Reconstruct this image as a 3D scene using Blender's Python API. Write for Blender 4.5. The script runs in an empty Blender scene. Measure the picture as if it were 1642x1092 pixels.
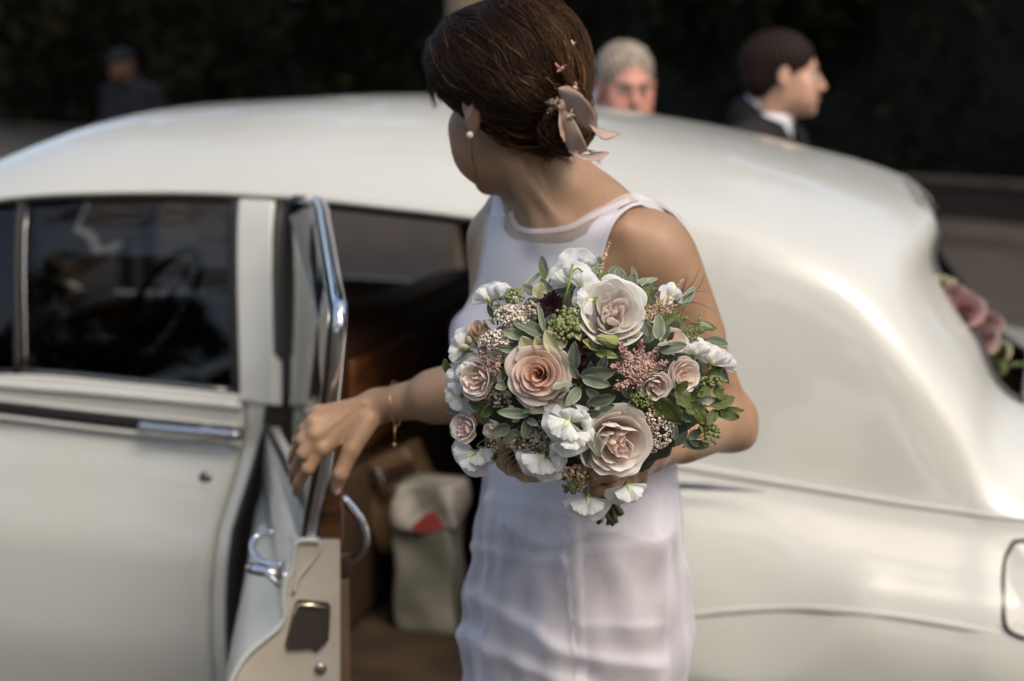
import bpy, bmesh, math, random
import numpy as np
from mathutils import Vector, Matrix
R = math.radians
random.seed(7); RNG = np.random.default_rng(7)
scn = bpy.context.scene
col = scn.collection
# ------------------------------------------------------------------ camera, sky, sun, exposure
H = 1.569; PITCH = R(8.64); F = 2508.0; CX, CY = 821.0, 546.0
cam_d = bpy.data.cameras.new('camera'); cam = bpy.data.objects.new('camera', cam_d); col.objects.link(cam)
cam.location = (0, 0, H); cam.rotation_euler = (math.pi/2 - PITCH, 0, 0)
cam_d.sensor_width = 36.0; cam_d.lens = 36.0*F/1642.0; cam_d.clip_end = 4000
cam_d.dof.use_dof = True; cam_d.dof.focus_distance = 1.60; cam_d.dof.aperture_fstop = 3.4
scn.camera = cam
w = bpy.data.worlds.new("World"); scn.world = w; w.use_nodes = True
nt = w.node_tree; bg = nt.nodes['Background']
sky = nt.nodes.new('ShaderNodeTexSky'); sky.sky_type = 'NISHITA'; sky.sun_disc = False
SUN_EL, SUN_AZ = R(50), R(148)       # azimuth clockwise from +Y (behind the camera, to its right)
sky.sun_elevation = SUN_EL; sky.sun_rotation = SUN_AZ
sky.air_density = 1.0; sky.dust_density = 4.0; sky.ozone_density = 1.0
wbn = nt.nodes.new('ShaderNodeMix'); wbn.data_type = 'RGBA'; wbn.blend_type = 'MULTIPLY'; wbn.inputs[0].default_value = 1; wbn.inputs[7].default_value = (1.0, .965, .895, 1)
nt.links.new(sky.outputs[0], wbn.inputs[6]); nt.links.new(wbn.outputs[2], bg.inputs[0]); bg.inputs[1].default_value = 0.125
sd = bpy.data.lights.new('sun', 'SUN'); sd.energy = 0.5; sd.angle = R(26); sd.color = (1.0, .92, .82)
so = bpy.data.objects.new('sun', sd); col.objects.link(so)
sdir = Vector((math.sin(SUN_AZ)*math.cos(SUN_EL), math.cos(SUN_AZ)*math.cos(SUN_EL), math.sin(SUN_EL)))
so.rotation_euler = sdir.to_track_quat('Z', 'Y').to_euler()
vs = scn.view_settings; vs.view_transform = 'Standard'; vs.look = 'None'; vs.gamma = 1; vs.use_curve_mapping = False
vs.exposure = 1.14
scn.cycles.max_bounces = 8; scn.cycles.transparent_max_bounces = 16
scn.cycles.use_denoising = True
# ------------------------------------------------------------------ pixel <-> world
FW = np.array([0, math.cos(PITCH), -math.sin(PITCH)]); UPV = np.array([0, math.sin(PITCH), math.cos(PITCH)]); RT = np.array([1., 0, 0])
CAMP = np.array([0, 0, H])
def ray(px, py): return FW + RT*(px-CX)/F - UPV*(py-CY)/F
def P(px, py, Y):
    d = ray(px, py); return CAMP + d*(Y/d[1])
def proj(p):
    q = np.asarray(p) - CAMP; z = q@FW
    return CX + F*(q@RT)/z, CY - F*(q@UPV)/z
# ------------------------------------------------------------------ object helpers
ROOT = {}
def thing(name, label, cat, loc=(0, 0, 0), group=None):
    o = bpy.data.objects.new(name, None); col.objects.link(o); o.location = [float(v) for v in loc]
    o.empty_display_size = .1; o['label'] = label; o['category'] = cat
    if group: o['group'] = group
    ROOT[o.name] = np.array(loc, float); return o
def tag(o, label, cat, group=None, kind=None):
    if label: o['label'] = label
    if cat: o['category'] = cat
    if group: o['group'] = group
    if kind: o['kind'] = kind
    return o
def setkind(o, k): o['kind'] = k; return o
def mesh(name, V, Fc, mat, parent=None, smooth=True, attrs=None, matidx=None, loc=None):
    """V world coordinates; stored relative to the parent's base (or loc for a top-level mesh)."""
    V = np.asarray(V, float)
    if parent is not None: org = ROOT[parent.name]
    elif loc is not None: org = np.array(loc, float)
    else: org = np.zeros(3)
    me = bpy.data.meshes.new(name)
    me.from_pydata((V-org).tolist() if len(V) else [], [], [list(map(int, f)) for f in Fc] if not isinstance(Fc, np.ndarray) else Fc.tolist())
    if attrs:
        for k, a in attrs.items():
            a = np.asarray(a, float)
            if a.ndim == 1:
                at = me.attributes.new(k, 'FLOAT', 'POINT'); at.data.foreach_set('value', a)
            else:
                at = me.attributes.new(k, 'FLOAT_COLOR', 'POINT')
                at.data.foreach_set('color', np.c_[a, np.ones(len(a))].ravel())
    for m in (mat if isinstance(mat, (list, tuple)) else [mat]): me.materials.append(m)
    if matidx is not None: me.polygons.foreach_set('material_index', np.asarray(matidx, np.int32))
    if smooth: me.polygons.foreach_set('use_smooth', np.ones(len(me.polygons), bool))
    me.update()
    o = bpy.data.objects.new(name, me); col.objects.link(o)
    if parent is not None: o.parent = parent; ROOT[o.name] = org
    else: o.location = org.tolist(); ROOT[o.name] = org
    return o
def subsurf(o, n=1):
    m = o.modifiers.new('s', 'SUBSURF'); m.levels = n; m.render_levels = n; return o
def solid(o, t, off=-1, mo=0):
    m = o.modifiers.new('t', 'SOLIDIFY'); m.thickness = t; m.offset = off; m.material_offset = mo; m.material_offset_rim = 0; return o
def bevel(o, wd, seg=3):
    m = o.modifiers.new('b', 'BEVEL'); m.width = wd; m.segments = seg; m.limit_method = 'ANGLE'; m.angle_limit = R(40)
    return o
def norm(v): v = np.asarray(v, float); return v/(np.linalg.norm(v)+1e-12)
class MB:
    def __init__(s): s.V = []; s.F = []; s.M = []; s.A = []
    def add(s, V, Fc, mi=0, a=None):
        b = len(s.V); s.V += [tuple(v) for v in V]; s.F += [tuple(i+b for i in f) for f in Fc]; s.M += [mi]*len(Fc)
        s.A += list(a) if a is not None else [0.]*len(V)
    def grid(s, G, mi=0, a=None, closeu=False):
        G = np.asarray(G); nu, nv = G.shape[:2]; fs = []
        for i in range(nu if closeu else nu-1):
            for j in range(nv-1):
                i2 = (i+1) % nu; fs.append((i*nv+j, i2*nv+j, i2*nv+j+1, i*nv+j+1))
        s.add(G.reshape(-1, 3), fs, mi, None if a is None else np.asarray(a).ravel())
    def box(s, c, h, ax=None, mi=0):
        c = np.asarray(c, float); ax = np.eye(3) if ax is None else np.asarray(ax)
        V = [c+ax[0]*h[0]*x+ax[1]*h[1]*y+ax[2]*h[2]*z for x in (-1, 1) for y in (-1, 1) for z in (-1, 1)]
        s.add(V, [(0, 1, 3, 2), (4, 6, 7, 5), (0, 4, 5, 1), (2, 3, 7, 6), (0, 2, 6, 4), (1, 5, 7, 3)], mi)
    def tube(s, pts, r, n=8, mi=0, cap=True, flat=None):
        pts = np.asarray(pts, float); r = np.broadcast_to(np.asarray(r, float), (len(pts),))
        T = np.gradient(pts, axis=0); T /= np.linalg.norm(T, axis=1)[:, None]+1e-12
        ref = np.array([0, 0, 1.]) if abs(T[0][2]) < .9 else np.array([1., 0, 0])
        rings = []; up = ref if flat is None else np.asarray(flat[0], float)
        for p, t, rr in zip(pts, T, r):
            a = np.cross(t, up); a = norm(a); b = np.cross(a, t)
            if flat is None: up = b
            k = 1. if flat is None else flat[1]
            rings.append([p+rr*(math.cos(q)*a+k*math.sin(q)*b) for q in np.linspace(0, 2*math.pi, n, endpoint=False)])
        b0 = len(s.V); V = [v for ri in rings for v in ri]; fs = []
        for i in range(len(pts)-1):
            for j in range(n): j2 = (j+1) % n; fs.append((i*n+j, i*n+j2, (i+1)*n+j2, (i+1)*n+j))
        if cap: fs.append(tuple(range(n))[::-1]); fs.append(tuple((len(pts)-1)*n+j for j in range(n)))
        s.add(V, fs, mi)
    def ball(s, c, r, nu=8, nv=6, mi=0):
        c = np.asarray(c, float); r = np.broadcast_to(np.asarray(r, float), (3,))
        V = [c+r*np.array([0, 0, 1.])]
        for i in range(1, nv):
            th = math.pi*i/nv
            for j in range(nu): ph = 2*math.pi*j/nu; V.append(c+r*np.array([math.sin(th)*math.cos(ph), math.sin(th)*math.sin(ph), math.cos(th)]))
        V.append(c-r*np.array([0, 0, 1.])); fs = []
        for j in range(nu): fs.append((0, 1+j, 1+(j+1) % nu))
        for i in range(nv-2):
            for j in range(nu): a = 1+i*nu; j2 = (j+1) % nu; fs.append((a+j, a+nu+j, a+nu+j2, a+j2))
        a = 1+(nv-2)*nu
        for j in range(nu): fs.append((a+j, len(V)-1, a+(j+1) % nu))
        s.add(V, fs, mi)
    def build(s, name, mat, parent=None, smooth=True, loc=None, aname='fac'):
        return mesh(name, s.V, s.F, mat, parent, smooth, attrs={aname: s.A} if any(s.A) else None, matidx=s.M, loc=loc)
def catmull(pts, n):
    pts = np.asarray(pts, float); k = len(pts); u = np.linspace(0, k-1, n); return crom(pts, u)
def crom(pts, u):
    pts = np.asarray(pts, float); k = len(pts); u = np.atleast_1d(u)
    ext = np.concatenate([[2*pts[0]-pts[1]], pts, [2*pts[-1]-pts[-2]]])
    i = np.clip(np.floor(u).astype(int), 0, k-2); f = (u-i).reshape((-1,)+(1,)*(pts.ndim-1))
    p0, p1, p2, p3 = ext[i], ext[i+1], ext[i+2], ext[i+3]
    return .5*((2*p1)+(-p0+p2)*f+(2*p0-5*p1+4*p2-p3)*f*f+(-p0+3*p1-3*p2+p3)*f**3)
# ------------------------------------------------------------------ materials
def mat(name, c=(.5, .5, .5), rough=.5, metal=0., **kw):
    m = bpy.data.materials.new(name); m.use_nodes = True; b = m.node_tree.nodes['Principled BSDF']
    b.inputs['Base Color'].default_value = (*c, 1); b.inputs['Roughness'].default_value = rough; b.inputs['Metallic'].default_value = metal
    for k, v in kw.items(): b.inputs[k.replace('_', ' ')].default_value = v
    return m
def N(m, t, **kw):
    n = m.node_tree.nodes.new(t)
    for k, v in kw.items(): setattr(n, k, v)
    return n
def L(m, a, b): m.node_tree.links.new(a, b)
def noise_mix(m, c1, c2, scale=5., detail=4., lo=.35, hi=.65, bump=0., bscale=None, coord='Object', rough=None, vec=None, bdist=.002):
    b = m.node_tree.nodes['Principled BSDF']
    tc = N(m, 'ShaderNodeTexCoord'); mp = N(m, 'ShaderNodeMapping'); L(m, tc.outputs[coord], mp.inputs[0])
    if vec: mp.inputs['Scale'].default_value = vec
    nz = N(m, 'ShaderNodeTexNoise'); nz.inputs['Scale'].default_value = scale; nz.inputs['Detail'].default_value = detail; L(m, mp.outputs[0], nz.inputs[0])
    cr = N(m, 'ShaderNodeValToRGB'); cr.color_ramp.elements[0].position = lo; cr.color_ramp.elements[1].position = hi
    cr.color_ramp.elements[0].color = (*c1, 1); cr.color_ramp.elements[1].color = (*c2, 1)
    L(m, nz.outputs[0], cr.inputs[0]); L(m, cr.outputs[0], b.inputs['Base Color'])
    if bump:
        n2 = N(m, 'ShaderNodeTexNoise'); n2.inputs['Scale'].default_value = bscale or scale*4; n2.inputs['Detail'].default_value = 3; L(m, mp.outputs[0], n2.inputs[0])
        bp = N(m, 'ShaderNodeBump'); bp.inputs['Strength'].default_value = bump; bp.inputs['Distance'].default_value = bdist
        L(m, n2.outputs[0], bp.inputs['Height']); L(m, bp.outputs[0], b.inputs['Normal'])
    return cr
def attr_ramp(m, aname, stops, extra=None):
    b = m.node_tree.nodes['Principled BSDF']; a = N(m, 'ShaderNodeAttribute'); a.attribute_name = aname
    cr = N(m, 'ShaderNodeValToRGB'); e = cr.color_ramp.elements
    while len(e) < len(stops): e.new(.5)
    for x, (p, c) in zip(e, stops): x.position = p; x.color = (*c, 1)
    L(m, a.outputs['Fac'], cr.inputs[0]); L(m, cr.outputs[0], b.inputs['Base Color']); return cr
# ------------------------------------------------------------------ implicit surfaces (bodies are one smooth sheet each)
def smin(a, b, k):
    h = np.clip(.5+.5*(b-a)/k, 0, 1); return b+(a-b)*h-k*h*(1-h)
class Prim:
    def __init__(s, f, c, r): s.f = f; s.c = np.asarray(c, float); s.r = r
def cap(a, b, ra, rb):
    a = np.asarray(a, float); b = np.asarray(b, float); ab = b-a; L2 = ab@ab+1e-12
    def f(p):
        t = np.clip(((p-a)@ab)/L2, 0, 1); return np.linalg.norm(p-(a+t[:, None]*ab), axis=1)-(ra+(rb-ra)*t)
    return Prim(f, (a+b)/2, math.sqrt(L2)/2+max(ra, rb))
def ell(c, r, ax=None):
    c = np.asarray(c, float); r = np.asarray(r, float); A = np.eye(3) if ax is None else np.asarray(ax)
    def f(p):
        q = (p-c)@A.T; k0 = np.linalg.norm(q/r, axis=1); k1 = np.linalg.norm(q/(r*r), axis=1)+1e-9; return k0*(k0-1)/k1
    return Prim(f, c, max(r))
def group(items, k):      # union with smoothness k of its members; item = Prim or (Prim, k)
    items = [(i if isinstance(i, tuple) else (i, k)) for i in items]
    cs = np.array([i[0].c for i in items]); c = cs.mean(0); r = max(np.linalg.norm(x-c)+i[0].r for x, i in zip(cs, items))
    def f(p):
        d = np.full(len(p), 9.)
        for pr, kk in items:
            m = np.nonzero(((p-pr.c)**2).sum(1) < (pr.r+.07)**2)[0]
            if len(m) == 0: continue
            d[m] = smin(d[m], pr.f(p[m]), kk)
        return d
    return Prim(f, c, r)
def carve(base, items, k):
    def f(p):
        d = base.f(p)
        for pr in items:
            m = np.nonzero(((p-pr.c)**2).sum(1) < (pr.r+.03)**2)[0]
            if len(m): d[m] = -smin(-d[m], pr.f(p[m]), k)
        return d
    return Prim(f, base.c, base.r)
def polygonize(prim, lo, hi, h, project=2):
    lo = np.asarray(lo, float); hi = np.asarray(hi, float); B = 8
    nb = np.ceil((hi-lo)/(h*B)).astype(int); n = nb*B
    bi = np.stack(np.meshgrid(*[np.arange(k) for k in nb], indexing='ij'), -1).reshape(-1, 3)
    dc = prim.f(lo+(bi+.5)*h*B)
    Fv = np.repeat(np.repeat(np.repeat(np.where(dc < 0, -1., 1.).astype(np.float32).reshape(nb), B, 0), B, 1), B, 2)
    act = bi[np.abs(dc) < h*B*.87*1.7+h]
    loc = np.stack(np.meshgrid(*[np.arange(B)]*3, indexing='ij'), -1).reshape(-1, 3)
    for s0 in range(0, len(act), 1500):
        ii = (act[s0:s0+1500, None, :]*B+loc[None]).reshape(-1, 3)
        Fv[ii[:, 0], ii[:, 1], ii[:, 2]] = prim.f(lo+ii*h)
    S = Fv < 0; cells = []; pts = []; sg = []
    for ax in range(3):
        a = [slice(None)]*3; b = [slice(None)]*3; a[ax] = slice(0, -1); b[ax] = slice(1, None)
        e = np.argwhere(S[tuple(a)] != S[tuple(b)])
        o1, o2 = (ax+1) % 3, (ax+2) % 3
        e = e[(e[:, o1] > 0) & (e[:, o2] > 0)]
        e2 = e.copy(); e2[:, ax] += 1
        fa = Fv[e[:, 0], e[:, 1], e[:, 2]]; fb = Fv[e2[:, 0], e2[:, 1], e2[:, 2]]
        t = fa/(fa-fb); p = e.astype(float); p[:, ax] += t
        q = []
        for d1, d2 in ((-1, -1), (0, -1), (0, 0), (-1, 0)):
            c = e.copy(); c[:, o1] += d1; c[:, o2] += d2; q.append((c[:, 0]*n[1]+c[:, 1])*n[2]+c[:, 2])
        q = np.stack(q, 1); neg = fa < 0; q[~neg] = q[~neg][:, ::-1]
        cells.append(q); pts.append(p)
    Q = np.concatenate(cells); Pp = np.concatenate(pts)
    ids, inv = np.unique(Q.ravel(), return_inverse=True); inv = inv.reshape(Q.shape)
    V = np.zeros((len(ids), 3)); cnt = np.bincount(inv.ravel(), minlength=len(ids))
    for k in range(3): V[:, k] = np.bincount(inv.ravel(), weights=np.repeat(Pp[:, k], 4), minlength=len(ids))/cnt
    V = lo+V*h
    for _ in range(project):
        d = prim.f(V); e = h*.5; g = np.zeros_like(V)
        for k in range(3):
            q = V.copy(); q[:, k] += e; g[:, k] = (prim.f(q)-d)/e
        gl = (g**2).sum(1)+1e-6; V -= np.clip(d/gl, -h, h)[:, None]*g
    return V, inv
def clip_mesh(V, Q, g):
    """keep the part of quad mesh where g(V)<0, cutting exactly along g=0"""
    T = np.concatenate([Q[:, [0, 1, 2]], Q[:, [0, 2, 3]]]); gv = g(V); ins = gv < 0
    c = ins[T].sum(1); full = T[c == 3]; V = list(map(tuple, V)); out = [tuple(t) for t in full]; cache = {}
    Va = np.array(V)
    def cut(a, b):
        k = (min(a, b), max(a, b))
        if k not in cache:
            t = gv[a]/(gv[a]-gv[b]); V.append(tuple(Va[a]+(Va[b]-Va[a])*t)); cache[k] = len(V)-1
        return cache[k]
    for t in T[(c == 1) | (c == 2)]:
        t = list(map(int, t)); i = [ins[x] for x in t]
        if sum(i) == 1:
            j = i.index(True); a, b, d = t[j], t[(j+1) % 3], t[(j+2) % 3]; out.append((a, cut(a, b), cut(a, d)))
        else:
            j = i.index(False); a, b, d = t[j], t[(j+1) % 3], t[(j+2) % 3]; out.append((cut(a, b), b, d, cut(a, d)))
    V = np.array(V); used = sorted({i for f in out for i in f}); mp = {u: k for k, u in enumerate(used)}
    return V[used], [tuple(mp[i] for i in f) for f in out]
# ------------------------------------------------------------------ setting: road, verge, wall, hedge, trees
m_road = mat('asphalt', (.05, .045, .04), .9); noise_mix(m_road, (.028, .020, .014), (.050, .037, .027), 3, 6, bump=.3, bscale=80)
gb = MB(); xs = np.linspace(-1600, 1600, 41); G = np.array([[(x, y, 0) for y in np.linspace(-1200, 2400, 41)] for x in xs]); gb.grid(G)
setkind(gb.build('ground', m_road, None, False), 'structure')
# line of the wall and the hedge on the far side of the road
wa, wb = np.array([9.0, 13.3]), np.array([-34.0, 92.0]); wd_ = (wb-wa)/np.linalg.norm(wb-wa); wn = np.array([-wd_[1], wd_[0]]);
if wn[1] < 0: wn = -wn
def WL(t, off, z): q = wa+wd_*t+wn*off; return (q[0], q[1], z)
m_verge = mat('verge_soil', (.045, .035, .024), .95); noise_mix(m_verge, (.03, .024, .016), (.06, .045, .03), 2, 6)
vb = MB(); vb.grid(np.array([[WL(t, o, z) for o, z in ((-1.6, .01), (-1.5, .13), (.0, .14), (5, .2), (60, 2.0))] for t in np.linspace(-30, 90, 60)]))
setkind(vb.build('verge', m_verge, None, False), 'structure')
m_wall = mat('wall_brick', (.10, .06, .045), .9)
m_cop = mat('wall_coping', (.17, .13, .09), .9); noise_mix(m_cop, (.06, .044, .028), (.11, .08, .052), 6, 5)
noise_mix(m_wall, (.03, .016, .012), (.06, .032, .024), 8, 5)
wt = thing('garden_wall', 'low dark brick garden wall with pale coping in front of the hedge', 'wall', WL(0, 0, 0))
me_b = None
for row in range(5):
    for kk in range(60):
        if row*60+kk >= 290: break
        t = -6+kk*.235*1.9+(row % 2)*.22; L_ = .42
        q = MB(); c = WL(t, .1, .17+row*.078+.03)
        q.box(ROOT[wt.name], (L_/2, .1, .034), [(*wd_, 0), (*wn, 0), (0, 0, 1)])
        if me_b is None:
            o = q.build('brick', m_wall, wt, False); me_b = o.data
        else:
            o = bpy.data.objects.new('brick', me_b); col.objects.link(o); o.parent = wt
        o.location = np.array(c)-ROOT[wt.name]
wb_ = MB()
def wbox(mb, t0, t1, o0, o1, z0, z1):
    V = [WL(t, o, z) for t in (t0, t1) for o in (o0, o1) for z in (z0, z1)]
    mb.add(V, [(0, 1, 3, 2), (4, 6, 7, 5), (0, 4, 5, 1), (2, 3, 7, 6), (0, 2, 6, 4), (1, 5, 7, 3)])
wbox(wb_, -30, 80, .02, .19, .10, .555); wb_.build('mortar_core', m_wall, wt, False)
wc = MB(); wbox(wc, -30, 80, -.05, .26, .56, .63); wc.build('coping', m_cop, wt, False)

def leaves(centers, rad, n, size, squash=.8, seed=1):
    rg = np.random.default_rng(seed); k = len(centers); ci = rg.integers(0, k, n); c = np.asarray(centers)[ci]; rr = np.asarray(rad)[ci]
    d = rg.normal(size=(n, 3)); d /= np.linalg.norm(d, axis=1)[:, None]; d *= (rg.random(n)**.35)[:, None]; d[:, 2] *= squash
    p = c+d*rr[:, None]
    a = rg.normal(size=(n, 3)); a /= np.linalg.norm(a, axis=1)[:, None]; b = rg.normal(size=(n, 3)); b = np.cross(a, b); b /= np.linalg.norm(b, axis=1)[:, None]
    s = size*(.6+.8*rg.random(n))[:, None]
    V = np.stack([p-a*s, p-b*s*.5, p+a*s, p+b*s*.5], 1).reshape(-1, 3)
    Fq = np.arange(4*n).reshape(n, 4); at = np.repeat(rg.random(n), 4); return V, Fq, at
def leafmat(name, stops, rough=.5):
    m = mat(name, (.03, .04, .015), rough); attr_ramp(m, 'fac', stops); m.node_tree.nodes['Principled BSDF'].inputs['Specular IOR Level'].default_value = .08; return m
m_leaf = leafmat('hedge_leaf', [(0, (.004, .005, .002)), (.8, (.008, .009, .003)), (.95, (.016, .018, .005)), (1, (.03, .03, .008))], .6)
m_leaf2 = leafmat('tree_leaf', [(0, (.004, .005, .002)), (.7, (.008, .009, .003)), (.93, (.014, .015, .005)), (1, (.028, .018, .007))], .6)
m_leaf3 = leafmat('near_tree_leaf', [(0, (.03, .04, .012)), (.6, (.05, .06, .02)), (1, (.09, .09, .03))], .6)
m_bark = mat('bark', (.05, .04, .03), .9); noise_mix(m_bark, (.03, .024, .018), (.07, .055, .04), 4, 6, vec=(4, 4, .6), bump=.6, bdist=.02)
m_pale = mat('pale_bark', (.3, .22, .14), .85); noise_mix(m_pale, (.20, .14, .085), (.42, .31, .2), 3, 5, vec=(2, 2, .8), bump=.4, bdist=.01)
# hedge: a leafy mass with a dark woody core
cs, rs = [], []
for t in np.arange(-12, 85, .9):
    base = 1.0+t*.012
    for zz in np.arange(.5, 4.2+t*.05, .75):
        cs.append(WL(t+random.uniform(-.4, .4), 1.7+random.uniform(-.35, .35), zz+random.uniform(-.2, .2))); rs.append(random.uniform(.55, .95)*base)
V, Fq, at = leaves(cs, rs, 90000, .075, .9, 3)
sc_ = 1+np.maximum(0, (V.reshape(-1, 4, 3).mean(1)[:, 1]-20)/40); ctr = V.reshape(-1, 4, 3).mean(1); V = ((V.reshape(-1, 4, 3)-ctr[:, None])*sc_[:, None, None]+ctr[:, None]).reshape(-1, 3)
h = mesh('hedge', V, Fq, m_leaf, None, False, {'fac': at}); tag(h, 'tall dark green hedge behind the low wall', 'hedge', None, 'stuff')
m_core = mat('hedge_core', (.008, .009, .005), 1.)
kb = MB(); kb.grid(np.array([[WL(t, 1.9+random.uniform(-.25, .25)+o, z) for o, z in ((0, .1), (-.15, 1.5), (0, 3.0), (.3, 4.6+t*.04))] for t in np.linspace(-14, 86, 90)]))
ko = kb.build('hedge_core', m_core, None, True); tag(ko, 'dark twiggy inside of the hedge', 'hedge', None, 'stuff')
def tree(label, x, y, h, r, crown_z, mleaf, mb_, n, seed, trunk_r=.25, lean=(0, 0), name='tree', grp=None, size=.11, nb=26):
    rg = random.Random(seed); t = thing(name, label, 'tree', (x, y, 0), grp)
    tb = MB(); pts = [(x+lean[0]*f+rg.uniform(-.05, .05), y+lean[1]*f, h*.75*f) for f in (0, .15, .35, .6, .85, 1)]
    tb.tube(pts, [trunk_r*1.25, trunk_r, trunk_r*.85, trunk_r*.7, trunk_r*.45, trunk_r*.2], 12)
    cs, rs = [], []
    for i in range(nb):
        a = rg.uniform(0, 6.28); q = rg.uniform(.2, 1)**.6*r; z = crown_z+rg.uniform(0, 1)*(h-crown_z)
        q *= .55+.6*math.sin(math.pi*min(1, max(0, (z-crown_z)/(h-crown_z)*.8+.15)))
        c = (x+lean[0]+q*math.cos(a), y+lean[1]+q*math.sin(a), z); cs.append(c); rs.append(rg.uniform(.16, .32)*r)
        if i % 2 == 0:
            s = pts[2+i % 3]; mid = ((s[0]+c[0])/2, (s[1]+c[1])/2, (s[2]+c[2])/2+.2); tb.tube([s, mid, c], [trunk_r*.32, trunk_r*.2, .02], 6)
    tb.build('trunk', mb_, t)
    V, Fq, at = leaves(cs, rs, n, size, .75, seed); mesh('crown', V, Fq, mleaf, t, False, {'fac': at}); return t
gA = 'dark trees rising behind the hedge'
TL = ['dark leafy tree behind the hedge at the far right edge of the view', 'dark leafy tree behind the hedge beyond the car\'s rear window', 'dark leafy tree behind the hedge to the right of the man in profile', 'dark leafy tree behind the hedge above the young man\'s head',
      'dark leafy tree behind the hedge above the grey-haired man', 'dark leafy tree behind the hedge hidden mostly by the bride\'s head', 'dark leafy tree behind the hedge above the middle of the car roof', 'dark leafy tree behind the hedge above the capped passer-by',
      'taller back tree behind the hedge at the right edge of the view', 'taller back tree behind the hedge to the right of the man in profile', 'taller back tree behind the hedge above the grey-haired man']
TL2 = ['broadleaf tree across the road, far to the left behind the photographer', 'broadleaf tree across the road, left behind the photographer', 'broadleaf tree across the road, right behind the photographer', 'broadleaf tree across the road, far to the right behind the photographer', 'broadleaf tree standing left of the car on the near roadside', 'broadleaf tree standing right of the car on the near roadside']
for i, (t_, off, hh, rr) in enumerate([(-8, 3.8, 9, 3.6), (-2, 4.2, 10, 3.6), (4, 3.6, 9.5, 3.8), (11, 4.5, 11, 4.2), (19, 4.0, 12, 4.6), (29, 4.5, 14, 6), (42, 5, 17, 8), (60, 5, 20, 10), (-5, 9, 13, 5), (7, 9.5, 14, 5.5), (18, 10, 15, 6)]):
    q = WL(t_, off, 0)
    tree(TL[i], q[0], q[1], hh, rr, 2.0, m_leaf2, m_bark, 7000, 20+i, .22, grp=gA, size=.16+.01*t_*.4 if t_ > 0 else .16, nb=34)
# pale trunk that shows just above the bride's hair
tree('roadside tree with a pale tan trunk directly behind the bride', P(800, 5, 9.5)[0], 9.5, 9.5, 3.4, 4.6, m_leaf2, m_pale, 7000, 77, .32, nb=30, size=.15)
# trees on the near side of the road, behind the photographer: they are what the paint mirrors
gB = 'trees behind the photographer'
tree('tall near roadside tree reaching a sparse leafy crown over the photographer', -4.5, -6, 10, 4.6, 5.2, m_leaf3, m_bark, 5200, 91, .25, lean=(2.5, 2), grp=gB, nb=26, size=.15)
for i, (x, y, hh, rr) in enumerate([(-17, -15, 9.5, 4.4), (-8, -20, 10.5, 4.8), (1, -19, 9.5, 4.4), (10, -18, 10.5, 4.6), (-24, -6, 10, 4.4), (19, -12, 10, 4.6)]):
    tree(TL2[i], x, y, hh, rr, 1.2, m_leaf3, m_bark, 8000, 50+i, .25, grp=gB, nb=34, size=.24)
# ------------------------------------------------------------------ the car
AL = R(14); EU = np.array([math.cos(AL), -math.sin(AL), 0]); EV = np.array([math.sin(AL), math.cos(AL), 0])
B0 = np.array([-.478, 2.95, 0.]); CW = 1.75
def CW3(s, wv, z): s = np.asarray(s, float); return B0+np.multiply.outer(s, EU)+np.multiply.outer(np.asarray(wv, float), EV)+np.multiply.outer(np.asarray(z, float), np.array([0, 0, 1.]))
def U(px, py, wv):
    d = ray(px, py); t = (wv+(B0-CAMP)@EV)/(d@EV); p = CAMP+d*t; return ((p-B0)@EU, wv, p[2])
def C(s, wv, z): return B0+s*EU+wv*EV+np.array([0, 0, z])
belt = [(-2.75, .14, .80), (-1.95, .03, .95), (-1.35, 0, .975), (-.95, 0, .975)]+[U(a, b, 0) for a, b in ((0, 600), (220, 615), (440, 638), (650, 668), (850, 702), (1080, 744), (1240, 771), (1370, 793), (1450, 806), (1540, 819), (1642, 833))]+[(1.75, .05, .83), (2.45, .22, .66)]
gut = [(-2.75, .30, .90), (-1.95, .13, .985), (-1.35, .12, 1.02), (-.95, .14, 1.30)]+[U(*q) for q in ((0, 322, .10), (220, 311, .10), (440, 317, .10), (650, 338, .10), (850, 362, .10), (1080, 380, .085), (1230, 420, .07), (1360, 476, .06), (1450, 556, .05), (1545, 675, .045), (1638, 792, .04))]+[(1.75, .11, .88), (2.45, .30, .70)]
crest = [(-2.75, .70, .97), (-1.95, .60, 1.06), (-1.35, .60, 1.08), (-.88, .60, 1.39)]
sil = np.array([U(*q) for q in ((0, 265, .875), (100, 218, .875), (250, 178, .875), (400, 160, .875), (650, 148, .875), (850, 155, .875), (1050, 178, .875), (1200, 207, .875), (1350, 243, .875), (1430, 266, .875))])
def zc(s): return float(np.interp(s, sil[:, 0], sil[:, 2]))
for i in range(4, 11): crest.append((gut[i][0]*.97, .60, zc(gut[i][0])-.014))
crest += [U(1484, 333, .52), U(1495, 425, .46), U(1560, 535, .38), U(1640, 648, .30), (1.75, .35, .96), (2.45, .5, .74)]
cen = [(-2.75, .875, .99), (-1.95, .875, 1.085), (-1.38, .875, 1.10), (-.86, .875, 1.402)]
for i in range(4, 11): cen.append((gut[i][0]*.97, .875, zc(gut[i][0])))
cen += [U(1452, 281, .875), (crest[12][0]+.03, .875, crest[12][2]-.02), (crest[13][0]+.05, .875, crest[13][2]-.01), (crest[14][0]+.05, .875, crest[14][2]+.02), (1.8, .875, .98), (2.5, .875, .78)]
NS = len(belt)
def bulge(i, a, b):   # front value to rear value
    return a+(b-a)*np.clip((i-6.5)/2.2, 0, 1)
rails = []
for k in range(12): rails.append([])
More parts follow.
